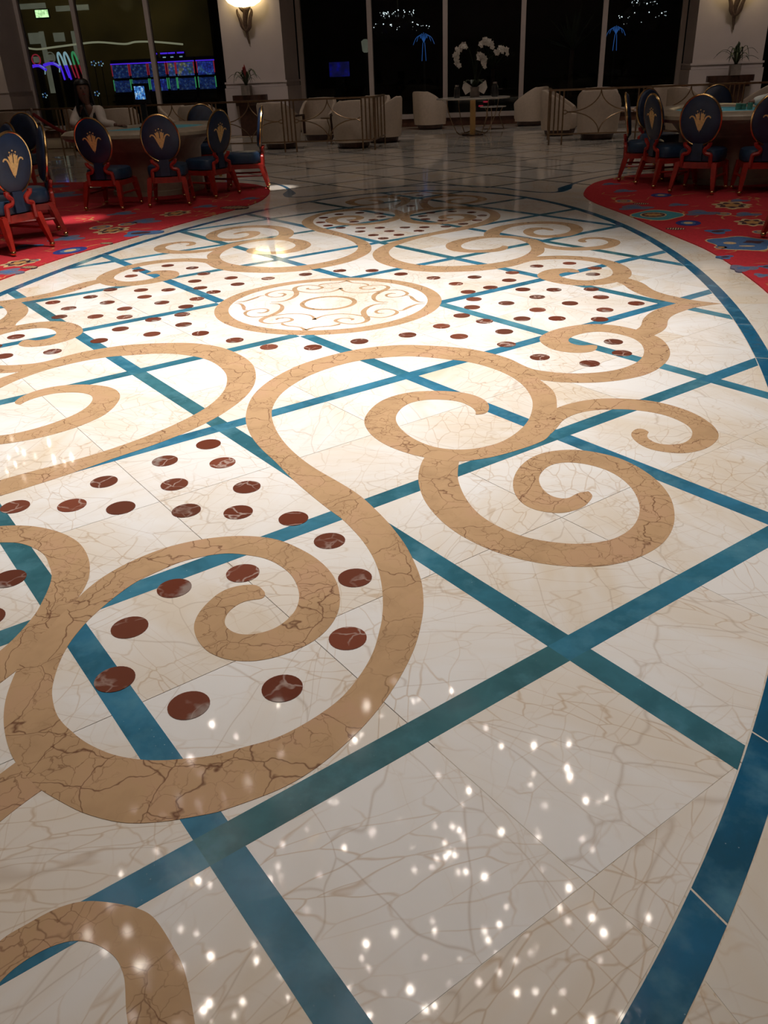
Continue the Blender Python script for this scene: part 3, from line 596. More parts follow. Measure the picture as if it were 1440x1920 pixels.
# window wall: solid head above the glass and stretches beside it
wb = MB().box((0, Y_WALL + .15, (5.2 + ZC) / 2), (42, .3, ZC - 5.2))
wb.box((-17.6, Y_WALL + .15, 2.6), (7.4, .3, 5.2)).box((17.6, Y_WALL + .15, 2.6), (7.4, .3, 5.2))
wallb = struct(wb.build('wall_back', 'wall'))
def pilaster(n, x0, x1, yf):
    cx, w = (x0 + x1) / 2, x1 - x0; d = Y_WALL - yf
    p = struct(MB().box((cx, yf + d / 2, 4.2), (w, d, 8.4)).build('wall_pilaster_%s' % n, 'wall'))
    MB().box((cx, yf + d / 2 - .02, .55), (w + .10, d + .06, 1.10)).build('plinth', 'wall', p)
    for z, h, e in ((1.15, .10, .05), (1.25, .09, .02), (1.325, .05, .045)):
        MB().box((cx, yf + d / 2 - e / 2, z), (w + 2 * e, d + e, h)).build('moulding', 'wall', p)
    return p
pilaster('left', -6.98, -5.28, 19.18); pilaster('right', 5.46, 7.16, 19.18); pilaster('far_left', -15.9, -13.75, 19.4)
def window(n, xs, label):
    w = struct(MB().box(((xs[0] + xs[-1]) / 2, Y_WALL + .03, .105), (xs[-1] - xs[0], .16, .21)).build('window_%d' % n, 'skirt'), label)
    MB().box(((xs[0] + xs[-1]) / 2, Y_WALL + .0, .27), (xs[-1] - xs[0], .26, .12)).build('window_sill', 'frame', w)
    for i, x in enumerate(xs):
        MB().box((x, Y_WALL + .06, 2.75), (.13, .16, 4.9)).build('mullion', 'frame', w)
    MB().box(((xs[0] + xs[-1]) / 2, Y_WALL + .06, 5.15), (xs[-1] - xs[0], .16, .12)).build('window_head', 'frame', w)
    for a, b in zip(xs[:-1], xs[1:]):
        MB().box(((a + b) / 2, Y_WALL + .08, 2.72), (b - a - .12, .012, 4.8)).build('pane', 'glass', w)
    return w
window(1, [-5.17, -3.135, -1.006, 1.138, 3.31, 5.36], 'wide floor-to-ceiling window with dark panes')
window(2, [-13.7, -11.92, -9.67, -7.42], 'left window with slot machines glowing behind it')
window(3, [7.42, 9.67, 11.92, 13.7], 'right window beyond the pilaster')
# ------------------------------------------------------------------ the hall and the night behind the glass
struct(MB().box((0, 34, -.1), (70, 26.5, .1)).build('floor_outside', 'night'))
struct(MB().box((0, 46, 6), (70, .3, 12.4)).build('wall_outside', 'night'))
hw = struct(MB().box((-18.8, 33.2, 3.3), (13.5, .3, 6.6)).build('wall_hall', 'hall'))
for (x, z, w, h) in ((-20.1, 3.3, .55, .42), (-19.75, 2.35, .22, 2.4), (-18.95, 3.3, .5, .34), (-18.15, 2.95, .42, 1.1), (-19.9, 4.5, 1.2, .2), (-18.1, 4.35, 1.5, .2), (-18.6, 4.95, 1.0, .1)):
    MB().box((x, 33.02, z), (w, .05, h)).build('lit_panel', 'hallpanel', hw)
cv = catmull([(-17.4, 27.2, 2.76), (-16.9, 27.2, 2.67), (-16.2, 27.2, 2.71), (-15.24, 27.2, 2.77), (-14.4, 27.2, 2.80), (-13.4, 27.2, 2.70), (-12.95, 27.2, 2.75), (-12.2, 27.2, 2.72), (-11.15, 27.2, 2.60)], 4)
o = MB().tube(cv, .035, 6).build('cove_light', 'cove', None, True); tag(o, 'long wavy cove light strip glowing behind the left window', 'light strip')
t = empty('exit_sign', (-19.5, 33.0, 4.05)); tag(t, 'glowing green exit sign high behind the left window', 'sign')
MB().box((0, -.02, .15), (.66, .06, .36)).build('sign_case', 'black', t); MB().box((0, -.06, .15), (.58, .04, .28)).build('lit_face', 'exit', t)
def slot(x, wide, mats, label, z0=1.05):
    t = empty('slot_machine', (x, 25, 0)); tag(t, label, 'slot machine', 'slot machines behind the left window')
    MB().box((0, .38, .55), (wide - .01, .7, 1.1)).build('cabinet', 'black', t)
    MB().box((0, .42, z0 + .55), (wide - .01, .5, 1.1)).build('screen_case', 'black', t)
    MB().box((0, .15, z0 + .74), (wide - .08, .04, .40)).build('upper_screen', mats[0], t)
    MB().box((0, .13, z0 + .28), (wide - .08, .04, .36)).build('lower_screen', mats[1], t)
    MB().box((0, .14, z0 + .975), (wide, .05, .035)).build('light_bar', 'neonviolet', t)
    for s in (-1, 1):
        MB().box((s * (wide / 2 - .02), .14, z0 + .78), (.018, .05, .36)).build('side_light', 'neonred', t)
        MB().box((s * (wide / 2 - .02), .13, z0 + .32), (.02, .05, .34)).build('side_light', 'neongreen', t)
    MB().box((0, -.02, .86), (wide, .35, .07)).build('button_deck', 'black', t)
slot(-12.78, .66, ('scr_b', 'scr_b'), 'slot machine with dim blue reels, leftmost of the row behind the glass')
slot(-12.10, .66, ('scr_b', 'scr_b'), 'slot machine with dim blue reels, second of the row behind the glass')
slot(-11.42, .66, ('scr_b', 'scr_c'), 'slot machine half hidden by the mullion behind the glass')
slot(-10.90, .32, ('scr_a', 'scr_b'), 'narrow slot machine with green landscape screen beside the mullion')
slot(-10.40, .68, ('scr_a', 'scr_b'), 'slot machine with landscape screen, second from the right of the row')
slot(-9.66, .66, ('scr_c', 'scr_b'), 'slot machine with bright blue screen, rightmost of the row behind the glass')
for i, x in enumerate((-12.45, -12.05, -11.75, -11.4)):
    t = empty('slot_topper', (x, 27.5, 1.95)); tag(t, 'small blue topper sign above the slot machines, number %s from the left' % ('one', 'two', 'three', 'four')[i], 'sign', 'blue topper signs')
    MB().box((0, .05, .22), (.30, .06, .46)).build('sign_case', 'black', t); MB().box((0, .06, -.95), (.06, .04, 2.0)).build('sign_post', 'black', t)
    MB().box((0, 0, .40), (.26, .05, .05)).build('light_bar', 'neonviolet', t); MB().box((0, 0, .20), (.10, .05, .18)).build('figure', 'neonwhite', t)
    MB().box((0, 0, .03), (.22, .05, .04)).build('light_bar', 'neonviolet', t)
def neon(name, pts, r, mat, label, grp=None):
    o = MB().tube(catmull(pts, 4), r, 6).build(name, mat, None, True); return tag(o, label, 'neon sign', grp)
for i, (x, mt, mb) in enumerate(((-15.98, 'neonwhite', 'neonviolet'), (-15.72, 'neonwhite', 'neonviolet'), (-15.40, 'neongreen', 'neonred'))):
    t = empty('neon_arc', (x, 27, 0)); tag(t, ('left', 'middle', 'right')[i] + ' curved neon arc of the sign group behind the left window', 'neon sign', 'curved neon arcs')
    MB().tube(catmull([(0, 0, 2.1), (-.03, 0, 2.4), (.03, 0, 2.52), (.12, 0, 2.35), (.18, 0, 2.1)], 4), .035, 6).build('neon_tube', mt, t, True)
    MB().tube(catmull([(.0, 0, 2.1), (.04, 0, 1.9), (.08, 0, 1.62)], 4), .032, 6).build('neon_tube', mb, t, True)
    MB().tube(catmull([(.18, 0, 2.1), (.22, 0, 1.9), (.28, 0, 1.68)], 4), .026, 6).build('neon_tube', 'neonred' if i else 'neonviolet', t, True)
    MB().box((.1, .08, 1.0), (.3, .08, 2.0)).build('sign_post', 'black', t)
for i, (x, z, col) in enumerate(((-16.95, 2.33, 'neonred'), (-16.35, 2.38, 'hallpanel'))):
    t = empty('round_sign', (x, 27.1, 0)); tag(t, ('red-ringed round sign with blue glow at the far left behind the glass', 'pale round sign with blue arcs beside the red-ringed sign')[i], 'sign', 'round signs')
    MB().tube([(.17 * cos(a * pi / 8), 0, z + .17 * sin(a * pi / 8)) for a in range(16)], .022, 6, True).build('ring_tube', col, t, True)
    MB().box((0, .05, z), (.26, .05, .2)).build('sign_face', 'hallpanel', t)
    MB().tube(catmull([(-.34, 0, z - .25), (-.1, 0, z - .2), (.12, 0, z - .22), (.32, 0, z - .36)], 4), .055, 6).build('blue_arc', 'neonviolet', t, True)
    MB().tube(catmull([(.1, -.03, z - .2), (.28, -.03, z - .3), (.26, -.03, z - .5)], 4), .02, 6).build('neon_tube', 'neonwhite', t, True)
    MB().box((0, .12, z / 2 - .1), (.22, .1, z - .2)).build('sign_post', 'black', t)
for i, (x, z) in enumerate(((-14.64, 2.12), (-14.36, 2.1), (-16.84, 1.13), (-14.72, 1.12))):
    t = empty('star_light', (x, 27, z)); tag(t, ('left blue star light by the mullion', 'right blue star light by the mullion', 'white-blue light cluster low in the left pane', 'small violet light above the woman\'s shoulder')[i], 'light', 'blue star lights')
    for k in range(5): MB().ball((.09 * cos(k * 1.26), 0, .07 * sin(k * 1.26)), .028, 8, 5).build('lamp', 'neonblue' if k % 2 else 'neonwhite', t, True)
    MB().tube([(0, .05, -z), (0, .05, 0)], .015, 6).build('stem', 'black', t)
def reflected_palm(x, z0, s, label):  # window reflection of a neon palm, modelled as glowing tubes behind the pane
    t = empty('reflected_palm', (x, 26, 0)); tag(t, label, 'neon sign', 'blue neon palm reflections')
    for k in (-1, 1): MB().tube(catmull([(k * .07 * s, 0, z0), (k * .05 * s, 0, z0 + .3 * s), (k * .03 * s, 0, z0 + .55 * s)], 4), .010, 5).build('trunk_tube', 'neonblue', t, True)
    for k in range(-3, 4):
        MB().tube(catmull([(0, 0, z0 + .55 * s), (k * .04 * s, 0, z0 + (.80 - .02 * abs(k)) * s), (k * .085 * s, 0, z0 + (.84 - .05 * abs(k)) * s), (k * .12 * s, 0, z0 + (.76 - .09 * abs(k)) * s)], 4), .009, 5).build('frond_tube', 'neonblue', t, True)
    MB().box((0, .06, z0 / 2), (.05, .05, z0)).build('sign_post', 'black', t)
reflected_palm(-2.2, 1.72, 1.0, 'stand-in for a blue neon palm reflected in the window left of the orchid')
reflected_palm(4.08, 1.78, .85, 'stand-in for a faint blue neon palm reflected in the window by the right pilaster')
gl_m = MB().ball((0, 0, 0), .020, 6, 4).mesh('glint')
def mirrored_chandelier(x, z, r, n, label):  # reflection of the room's chandelier in the glass, built as glowing beads outside
    t = empty('reflected_chandelier', (x, 28.2, z)); tag(t, label, 'chandelier', 'chandelier reflections built behind the window')
    MB().lathe([(.03, 2.6), (.03, .5), (.1, .45), (r * .35, .40), (r * .55, .30), (r * .58, .26), (r, .06), (r, -.02), (r * .8, -.45), (r * .3, -.62), (.03, -.66)], 20).build('crystal_body', 'vase', t, True)
    for k in range(n):
        a = random.uniform(pi, 2 * pi); q = random.random()
        if q < .35: rr, zz = r * random.uniform(.38, .60), random.uniform(.25, .46)
        else:
            f = random.random(); rr, zz = r * (1.03 - .25 * f), .05 - .45 * f
        o = link('crystal', gl_m, None, t); o.location = (rr * cos(a), rr * sin(a), zz); s = random.uniform(.4, 1.0); o.scale = (s, s, s)
gl_m.materials.append(M['glint_cool'])
mirrored_chandelier(-3.35, 2.88, 1.15, 120, 'stand-in for the chandelier reflection by the mullion of the wide window')
mirrored_chandelier(5.1, 2.85, .8, 60, 'smaller stand-in for a chandelier reflection beside the right pilaster')
t = empty('wall_lantern', (-4.2, 26, 2.05)); tag(t, 'small yellow lantern below the reflected chandelier', 'lantern')
MB().lathe([(.06, 0), (.11, .05), (.14, .34), (.05, .40)], 8).build('lantern_glass', 'hallpanel', t); MB().box((0, .14, .2), (.05, .25, .05)).build('bracket', 'black', t); MB().box((0, .3, -.9), (.1, .1, 2.6)).build('post', 'black', t)
t = empty('blue_screen', (-5.15, 26, 0)); tag(t, 'blurred blue screen glowing low in the wide window', 'screen'); MB().box((0, 0, 1.58), (.70, .06, .45)).build('screen_face', 'scr_d', t); MB().box((0, .05, .75), (.3, .1, 1.5)).build('stand', 'black', t)
t = empty('tail_light', (-.2, 27, 0)); tag(t, 'pair of small red lights low behind the round table', 'light'); MB().box((.06, 0, .38), (.16, .05, .05)).build('lamp', 'neonred', t); MB().box((-.1, 0, .25), (.16, .05, .05)).build('lamp', 'neonred', t); MB().box((0, .06, .2), (.5, .06, .4)).build('housing', 'black', t)
# garden plants in the dark outside
lf = MB().add([(0, 0, 0), (.05, .02, .5), (0, 0, 1.1), (-.05, .02, .5)], [(0, 1, 2, 3)]).mesh('frond'); lf.materials.append(M['leaf'])
for i, (x, y, s, lab) in enumerate(((2.6, 23.2, 1.3, 'dark spiky palm outside the fourth pane'), (-6.4, 23.6, .8, 'dark low shrub outside below the blue screen'), (.2, 24.2, 1.0, 'dark shrub outside behind the orchid'))):
    t = empty('garden_palm', (x, y, 0)); tag(t, lab, 'plant', 'garden plants outside'); MB().tube([(0, 0, 0), (0, 0, 1.4 * s)], [.09, .06], 8).build('trunk', 'darkwood', t)
    for k in range(16):
        o = link('frond', lf, None, t); o.location = (0, 0, 1.4 * s); o.rotation_euler = (random.uniform(.2, 1.3), 0, 2 * pi * k / 16); o.scale = (s, s, s * random.uniform(.6, 1))

# ------------------------------------------------------------------ sconces
def sconce(x, zb, label):
    t = empty('wall_sconce', (x, 19.16, zb)); tag(t, label, 'wall lamp', 'leaf-shaped sconces')
    MB().tube(catmull([(.02, -.02, 0), (0, -.04, .20), (-.02, -.09, .44), (.02, -.13, .66), (.06, -.14, .80)], 5), [.012 + .075 * (k / 20) ** .8 for k in range(21)], 8).build('horn', 'sconce', t, True)
    for s, a in ((-1, .0), (1, .05)):
        MB().tube(catmull([(0, -.08, .30), (s * .09, -.10, .40), (s * .14, -.12, .58), (s * .20, -.12, .74), (s * .19, -.14, .82)], 4), [.03, .04, .045, .05, .055, .06, .055, .05, .05, .045, .045, .04, .035, .03, .025, .02, .012], 6).build('leaf_scroll', 'sconce', t, True)
    for k in range(5):
        a = -1.1 + .55 * k
        MB().tube(catmull([(.03, -.13, .72), (.03 + .12 * sin(a), -.16, .82), (.03 + .2 * sin(a), -.17, .88)], 3), [.045, .05, .05, .045, .035, .02, .008], 6).build('leaf_tip', 'sconce', t, True)
    MB().lathe([(.06, .84), (.26, .87), (.44, .96), (.55, 1.10), (.53, 1.10), (.42, .98), (.24, .90)], 20, (.03, -.16, 0)).xf(Matrix.Translation((0, -.16, 0)) @ Matrix.Diagonal((1, .55, 1, 1)) @ Matrix.Translation((0, .16, 0))).build('lamp_shade', 'shade', t, True)
    l = bpy.data.lights.new('sconce_glow', 'POINT'); l.energy = 2.5; l.color = (1, .78, .48); l.shadow_soft_size = .12
    lo = bpy.data.objects.new('sconce_glow', l); COL.objects.link(lo); lo.parent = t; lo.location = (.03, -.16, 1.16)
sconce(-6.22, 2.25, 'bronze leaf wall sconce glowing on the left pilaster')
sconce(6.32, 2.05, 'bronze leaf wall sconce on the right pilaster')
sconce(-14.8, 2.15, 'bronze leaf wall sconce on the far left pilaster')

# ------------------------------------------------------------------ console tables with bromeliads
def console(x, w, h, label):
    t = empty('console_table', (x, 18.80, 0)); tag(t, label, 'console table', 'console tables')
    n = 14
    top = [(-w / 2, .22)] + [(-w / 2 * cos(pi * k / n) , .22 - .40 * sin(pi * k / n) ** .7) for k in range(n + 1)] + [(w / 2, .22)]
    MB().prism(top, h - .14, h).build('table_top', 'darkwood', t)
    MB().prism([(px * .86, .20 + (py - .20) * .86) for px, py in top], h - .26, h - .14).build('apron', 'darkwood', t)
    MB().box((0, .1, (h - .26) / 2), (w * .6, .2, h - .26)).build('body', 'darkwood', t)
    return t
console(-6.28, .98, 1.02, 'dark wooden console against the left pilaster'); console(6.40, 1.15, 1.05, 'dark wooden half-round console against the right pilaster')
def bromeliad(x, z, fl_col, label, seed):
    rnd = random.Random(seed)
    t = empty('potted_bromeliad', (x, 18.66, z)); tag(t, label, 'potted plant', 'potted bromeliads')
    MB().box((0, 0, .12), (.24, .24, .24)).build('pot', 'pot', t)
    for k in range(16):
        a = 2 * pi * k / 16 + rnd.uniform(-.2, .2); L = rnd.uniform(.3, .50) * (.75 if sin(a) > .3 else 1); hgt = rnd.uniform(.2, .42)
        pts = catmull([(0, 0, .22), (L * .35 * cos(a), L * .35 * sin(a), .22 + hgt * .8), (L * .75 * cos(a), L * .75 * sin(a), .22 + hgt), (L * 1.1 * cos(a), L * 1.1 * sin(a), .22 + hgt * rnd.uniform(.15, .7))], 3)
        px, py = -sin(a), cos(a); rg = []
        for i, p in enumerate(pts):
            w = .026 * (1 - (i / (len(pts) - 1)) ** 2) + .003
            rg.append([(p[0] + px * w, p[1] + py * w, p[2]), (p[0], p[1], p[2] - .008), (p[0] - px * w, p[1] - py * w, p[2])])
        MB().loft(rg, cap=False, closed=False).build('leaf', 'leaf', t, True)
    MB().lathe([(.02, .3), (.035, .45), (.05, .55), (.03, .66), (.008, .74)], 8).build('flower_spike', fl_col, t, True)
    for k in range(6): MB().ball((.045 * cos(k), .045 * sin(k), .50 + .035 * k), (.022, .022, .05), 6, 4).build('bract', fl_col, t, True)
bromeliad(-6.26, 1.02, 'bract', 'potted bromeliad with a red flower on the left console', 3)
bromeliad(6.42, 1.05, 'leaf', 'potted bromeliad with arching dark leaves on the right console', 5)

# ------------------------------------------------------------------ bronze railings
def railing(sx, label):
    t = empty('railing', (sx * 1.80, 12.95, 0)); tag(t, label, 'railing', 'bronze railings')
    P, N = 1.70, 8
    def bar(a, b, r=.016, n='rail_bar', seg=6): MB().tube([a, b], r, seg).build(n, 'bronze', t, True)
    X = lambda q: sx * q
    MB().box((X(P * N / 2), 0, 1.0), (P * N, .055, .035)).build('top_rail', 'bronze', t)
    MB().box((X(P * N / 2), 0, .20), (P * N, .03, .025)).build('bottom_rail', 'bronze', t)
    MB().box((0, .7, 1.0), (.055, 1.4, .035)).build('top_rail', 'bronze', t)
    MB().box((0, .7, .20), (.03, 1.4, .025)).build('bottom_rail', 'bronze', t)
    for k in range(N + 1):
        for d in (0, .085, .17, .255):
            if k == N and d > 0: break
            bar((X(k * P + d), 0, 0 if d in (0, .255) else .2), (X(k * P + d), 0, 1.0), .017, 'baluster')
        if k < N:
            x0, x1 = k * P + .255, (k + 1) * P; cx = (x0 + x1) / 2; hw = (x1 - x0) / 2
            for ux, uz in ((1, 1), (1, -1), (-1, 1), (-1, -1)):
                zc = .6; pts = []
                for i in range(11):
                    a = pi / 2 * i / 10
                    pts.append((X(cx + ux * (hw * .86 - hw * .86 * sin(a))), 0, zc + uz * (.40 - .40 * cos(a)) * 1.0))
                # hook past the tip into a small loop by the baluster
                pts = [(X(cx + ux * hw), 0, zc - uz * .02), (X(cx + ux * hw * .94), 0, zc - uz * .035)] + pts
                MB().tube(catmull(pts, 2), .011, 5).build('star_arc', 'bronze', t, True)
    for q in (.09, .18, .5, .95, 1.4): bar((0, q, 0 if q == 1.4 else .2), (0, q, 1.0), .016, 'baluster')
    return t
railing(-1, 'bronze railing with star panels along the left lounge'); railing(1, 'bronze railing with star panels along the right lounge')

# ------------------------------------------------------------------ lounge armchairs
def make_armchair(arms):
    t = empty('armchair')
    R0, R1 = .43, .36; n = 28; rg_o = []; secs = []
    for i in range(n + 1):
        th = -2.25 + 4.5 * i / n                    # 0 = back (-y)
        f = abs(th) / 2.25; h = .95 - .36 * max(0, (f - .34) / .66) ** 1.15 if f > .34 else .95 - .015 * (f / .34) ** 2
        sq = 1.0 + .10 * abs(sin(2 * th)); dx, dy = sin(th) * sq, -cos(th) * sq
        if f > .75: dy = dy + 0
        secs.append([(R1 * .97 * dx, R1 * .97 * dy, .16), (R0 * .93 * dx, R0 * .93 * dy, .12), (R0 * 1.0 * dx, R0 * 1.0 * dy, .42), (R0 * 1.03 * dx, R0 * 1.03 * dy, h - .05), (R0 * .99 * dx, R0 * .99 * dy, h - .01), (R0 * .93 * dx, R0 * .93 * dy, h), (R1 * 1.0 * dx, R1 * 1.0 * dy, h - .015), (R1 * .97 * dx, R1 * .97 * dy, h - .06)])
    MB().loft(secs).build('shell', 'cream', t, True)
    MB().loft([[(s * .37 * (abs(cos(a)) ** .6) * (1 if cos(a) > 0 else -1), s * .36 * (abs(sin(a)) ** .6) * (1 if sin(a) > 0 else -1) + .03, z) for a in [2 * pi * k / 24 for k in range(24)]] for s, z in ((.9, .14), (1, .2), (1.0, .42), (.95, .455), (.8, .47))]).build('seat_cushion', 'cream', t, True)
    MB().lathe([(.30, .0), (.33, .02), (.36, .12), (.36, .13)], 24).build('plinth', 'darkwood', t)
    if arms:
        for s in (-1, 1):
            MB().box((s * .43, .18, .66), (.05, .34, .035)).build('arm_cap', 'darkwood', t); MB().box((s * .43, .34, .47), (.045, .04, .38)).build('arm_post', 'darkwood', t)
    return t
ac0 = make_armchair(False); ac1 = make_armchair(True)
used = set()
def armchair(proto, x, y, face, label, s=1.0):
    o = proto if proto.name not in used else copy_tree(proto); used.add(proto.name)
    o.location = (x, y, 0); o.rotation_euler = (0, 0, face); o.scale = (s, s, s); tag(o, label, 'armchair', 'cream lounge armchairs'); return o
armchair(ac0, -1.30, 19.35, radians(-50), 'cream barrel armchair left of the orchid table by the window')
armchair(ac0, 1.42, 19.55, radians(62), 'cream barrel armchair right of the orchid table by the window')
armchair(ac1, -2.40, 13.75, radians(20), 'cream armchair at the open end of the left railing, its back to us')
armchair(ac1, -4.15, 14.1, radians(-22), 'cream armchair behind the second panel of the left railing')
armchair(ac0, -3.75, 16.3, radians(175), 'cream armchair facing us near the left pilaster')
armchair(ac0, -2.45, 16.5, radians(160), 'cream armchair facing us beside the small metal table')
armchair(ac0, -1.95, 15.1, radians(95), 'tall cream armchair rising past the left railing end')
armchair(ac1, -6.1, 14.3, radians(10), 'cream armchair under the left console')
armchair(ac0, -7.1, 15.6, radians(-120), 'cream wing armchair between console and slot machines')
armchair(ac1, -8.0, 14.2, radians(25), 'cream armchair behind the monitor on the left table')
armchair(ac0, -9.4, 15.2, radians(-60), 'cream armchair behind the seated woman')
armchair(ac1, -10.6, 14.2, radians(15), 'cream armchair behind the red rope')
armchair(ac0, -12.6, 14.8, radians(-30), 'cream armchair at the far left of the lounge')
armchair(ac0, 2.85, 14.25, radians(-12), 'cream armchair behind the first star panel of the right railing', 1.0)
armchair(ac0, 2.95, 16.1, radians(170), 'cream armchair facing us over the right railing')
armchair(ac0, 2.1, 15.7, radians(-100), 'cream armchair glimpsed through the right railing end')
armchair(ac1, 4.75, 14.6, radians(-70), 'cream armchair seen side-on behind the right table chairs')
armchair(ac0, 6.1, 14.5, radians(60), 'cream armchair below the right console')
armchair(ac0, 4.3, 16.0, radians(150), 'cream armchair facing us beside the right pilaster')
# small metal side table with a cup between the left armchairs
def side_table(x, y, r, h, label, top='bronze'):
    t = empty('side_table', (x, y, 0)); tag(t, label, 'side table', 'small side tables')
    MB().lathe([(r, h - .02), (r, h), (r * .98, h)], 24).build('table_top', top, t)
    for k in range(3):
        a = 2 * pi * k / 3 + .4; MB().tube([(r * .8 * cos(a), r * .8 * sin(a), h - .02), (r * .5 * cos(a), r * .5 * sin(a), .35), (r * .95 * cos(a), r * .95 * sin(a), 0)], .012, 6).build('leg', 'bronze', t, True)
    return t
side_table(-3.1, 15.0, .30, .56, 'bronze three-legged side table between the left armchairs')
side_table(.45, 18.4, .34, .55, 'small pale side table behind the orchid table', 'tabletop')
t = empty('cup', (-3.1, 15.0, .56)); tag(t, 'small dark cup on the bronze side table', 'cup'); MB().lathe([(.03, 0), (.045, .02), (.05, .09), (.044, .09), (.03, .02)], 12).build('cup_body', 'darkwood', t, True); MB().tube([(.045 + .03 * sin(a * pi / 6), 0, .045 + .03 * cos(a * pi / 6)) for a in range(7)], .006, 5).build('cup_handle', 'darkwood', t)
# ------------------------------------------------------------------ round orchid table
t = empty('round_table', (.04, 16.5, 0)); tag(t, 'round pale stone table on a square brass column', 'table')
MB().lathe([(.80, .795), (.88, .80), (.88, .825), (.86, .83)], 56).build('table_top', 'tabletop', t)
MB().box((0, 0, .4), (.13, .13, .79)).build('column', 'gold', t); MB().lathe([(.26, 0), (.26, .015), (.24, .02)], 28).build('base_plate', 'darkwood', t)
for k in range(4):
    a = pi / 4 + pi / 2 * k - .2
    MB().tube(catmull([(.72 * cos(a), .72 * sin(a), .80), (.66 * cos(a), .66 * sin(a), .5), (.48 * cos(a), .48 * sin(a), .14), (.36 * cos(a), .36 * sin(a), .03), (.22 * cos(a), .22 * sin(a), .06), (.06 * cos(a), .06 * sin(a), .10)], 4), .011, 5).build('wire_leg', 'bronze', t, True)
t = empty('potted_orchid', (.08, 16.5, .83)); tag(t, 'tall white orchid in a grey pot on the round table', 'potted plant')
MB().lathe([(.10, 0), (.115, .02), (.125, .2), (.135, .22), (.12, .22)], 14).build('pot', 'pot', t, True)
for s in (-1, 1):
    MB().add([(0, -.06, .18), (s * .26, -.10, .36), (s * .30, -.08, .20), (s * .22, -.08, .06), (0, .02, .19), (s * .25, -.04, .35), (s * .29, -.03, .20), (s * .21, -.03, .07)], [(0, 1, 2, 3), (4, 7, 6, 5), (0, 4, 5, 1), (1, 5, 6, 2), (2, 6, 7, 3), (3, 7, 4, 0)]).build('ribbon_wing', 'petal', t)
for k in range(7):
    a = 2 * pi * k / 7; MB().loft([[(x * cos(a) - w * sin(a), x * sin(a) + w * cos(a), z), (x * cos(a), x * sin(a), z - .01), (x * cos(a) + w * sin(a), x * sin(a) - w * cos(a), z)] for x, w, z in ((.02, .02, .2), (.1, .05, .34), (.2, .05, .38), (.3, .01, .30))], cap=False, closed=False).build('leaf', 'leaf', t, True)
bm_ = MB()
for k in range(5):
    a = 2 * pi * k / 5 + .3; c, s_ = cos(a), sin(a); w = .030 if k % 2 else .024
    bm_.add([(0, 0, 0), (c * .03 - s_ * w, -.012, s_ * .03 + c * w), (c * .062, -.004, s_ * .062), (c * .03 + s_ * w, -.012, s_ * .03 - c * w)], [(0, 1, 2, 3)])
bm_.ball((0, -.015, -.005), .014, 6, 4); blossom = bm_.mesh('blossom'); blossom.materials.append(M['petal'])
stems = [[(0, 0, .2), (-.05, 0, .7), (-.16, 0, 1.02), (-.30, -.02, 1.08), (-.42, -.03, .96), (-.46, -.04, .82), (-.40, -.05, .70)],
         [(0, 0, .2), (.0, .02, .8), (.05, 0, 1.0), (.14, -.02, 1.12), (.26, -.03, 1.15), (.36, -.04, 1.08)],
         [(0, 0, .2), (.03, 0, .55), (.06, -.02, .80), (.12, -.05, .86), (.20, -.06, .80), (.24, -.07, .68)],
         [(0, 0, .2), (.15, .02, .6), (.34, .02, .82), (.52, 0, .92), (.62, -.02, .98), (.70, -.03, .93)]]
rnd = random.Random(4)
for si, sp in enumerate(stems):
    pts = catmull(sp, 5); MB().tube(pts, .006, 5).build('stem', 'leaf', t, True)
    k0 = int(len(pts) * (.45 if si == 0 else .55))
    for p in pts[k0:]:
        for q in range(2 if si < 3 else 1):
            o = link('blossom', blossom, None, t); o.location = (p[0] + rnd.uniform(-.05, .05), p[1] - .02 + rnd.uniform(-.05, .02), p[2] + rnd.uniform(-.05, .05))
            o.rotation_euler = (rnd.uniform(-.5, .3), rnd.uniform(0, 6), rnd.uniform(-.6, .6)); s = rnd.uniform(.85, 1.15); o.scale = (s, s, s)
for x, h, r, lab in ((-.38, .26, .075, 'smoked glass bottle left of the orchid pot'), (.52, .30, .085, 'smoked glass lantern right of the orchid pot')):
    t = empty('glass_vase', (.04 + x, 16.4, .83)); tag(t, lab, 'vase', 'smoked glass vases'); MB().lathe([(r * .9, 0), (r, .02), (r, h * .75), (r * .6, h * .9), (r * .6, h)], 14).build('vase_body', 'vase', t, True); MB().lathe([(r * .62, h - .02), (r * .66, h), (r * .62, h + .015)], 14).build('vase_lip', 'chrome', t, True)
# rope stanchion
t = empty('rope_stanchion', (-8.6, 11.5, 0)); tag(t, 'steel rope post with a red velvet rope at the far left', 'stanchion')
MB().lathe([(.16, 0), (.16, .015), (.05, .04), (.025, .06), (.025, 1.0), (.04, 1.01), (.04, 1.05), (.02, 1.07)], 16).build('post', 'chrome', t, True)
MB().tube(catmull([(.03, 0, .95), (.25, 0, .80), (.6, -.05, .62), (1.0, -.1, .50), (1.45, -.15, .47), (1.9, -.2, .52)], 5), .035, 8).build('rope', 'rope', t, True)

# lamps of the hall behind the left window
for x, z in ((-18.5, 4.6), (-14.5, 4.2)):
    l = bpy.data.lights.new('hall_lamp', 'POINT'); l.energy = 34; l.color = (1, .86, .5); l.shadow_soft_size = .3
    lo = bpy.data.objects.new('hall_lamp', l); COL.objects.link(lo); lo.location = (x, 30.5, z)

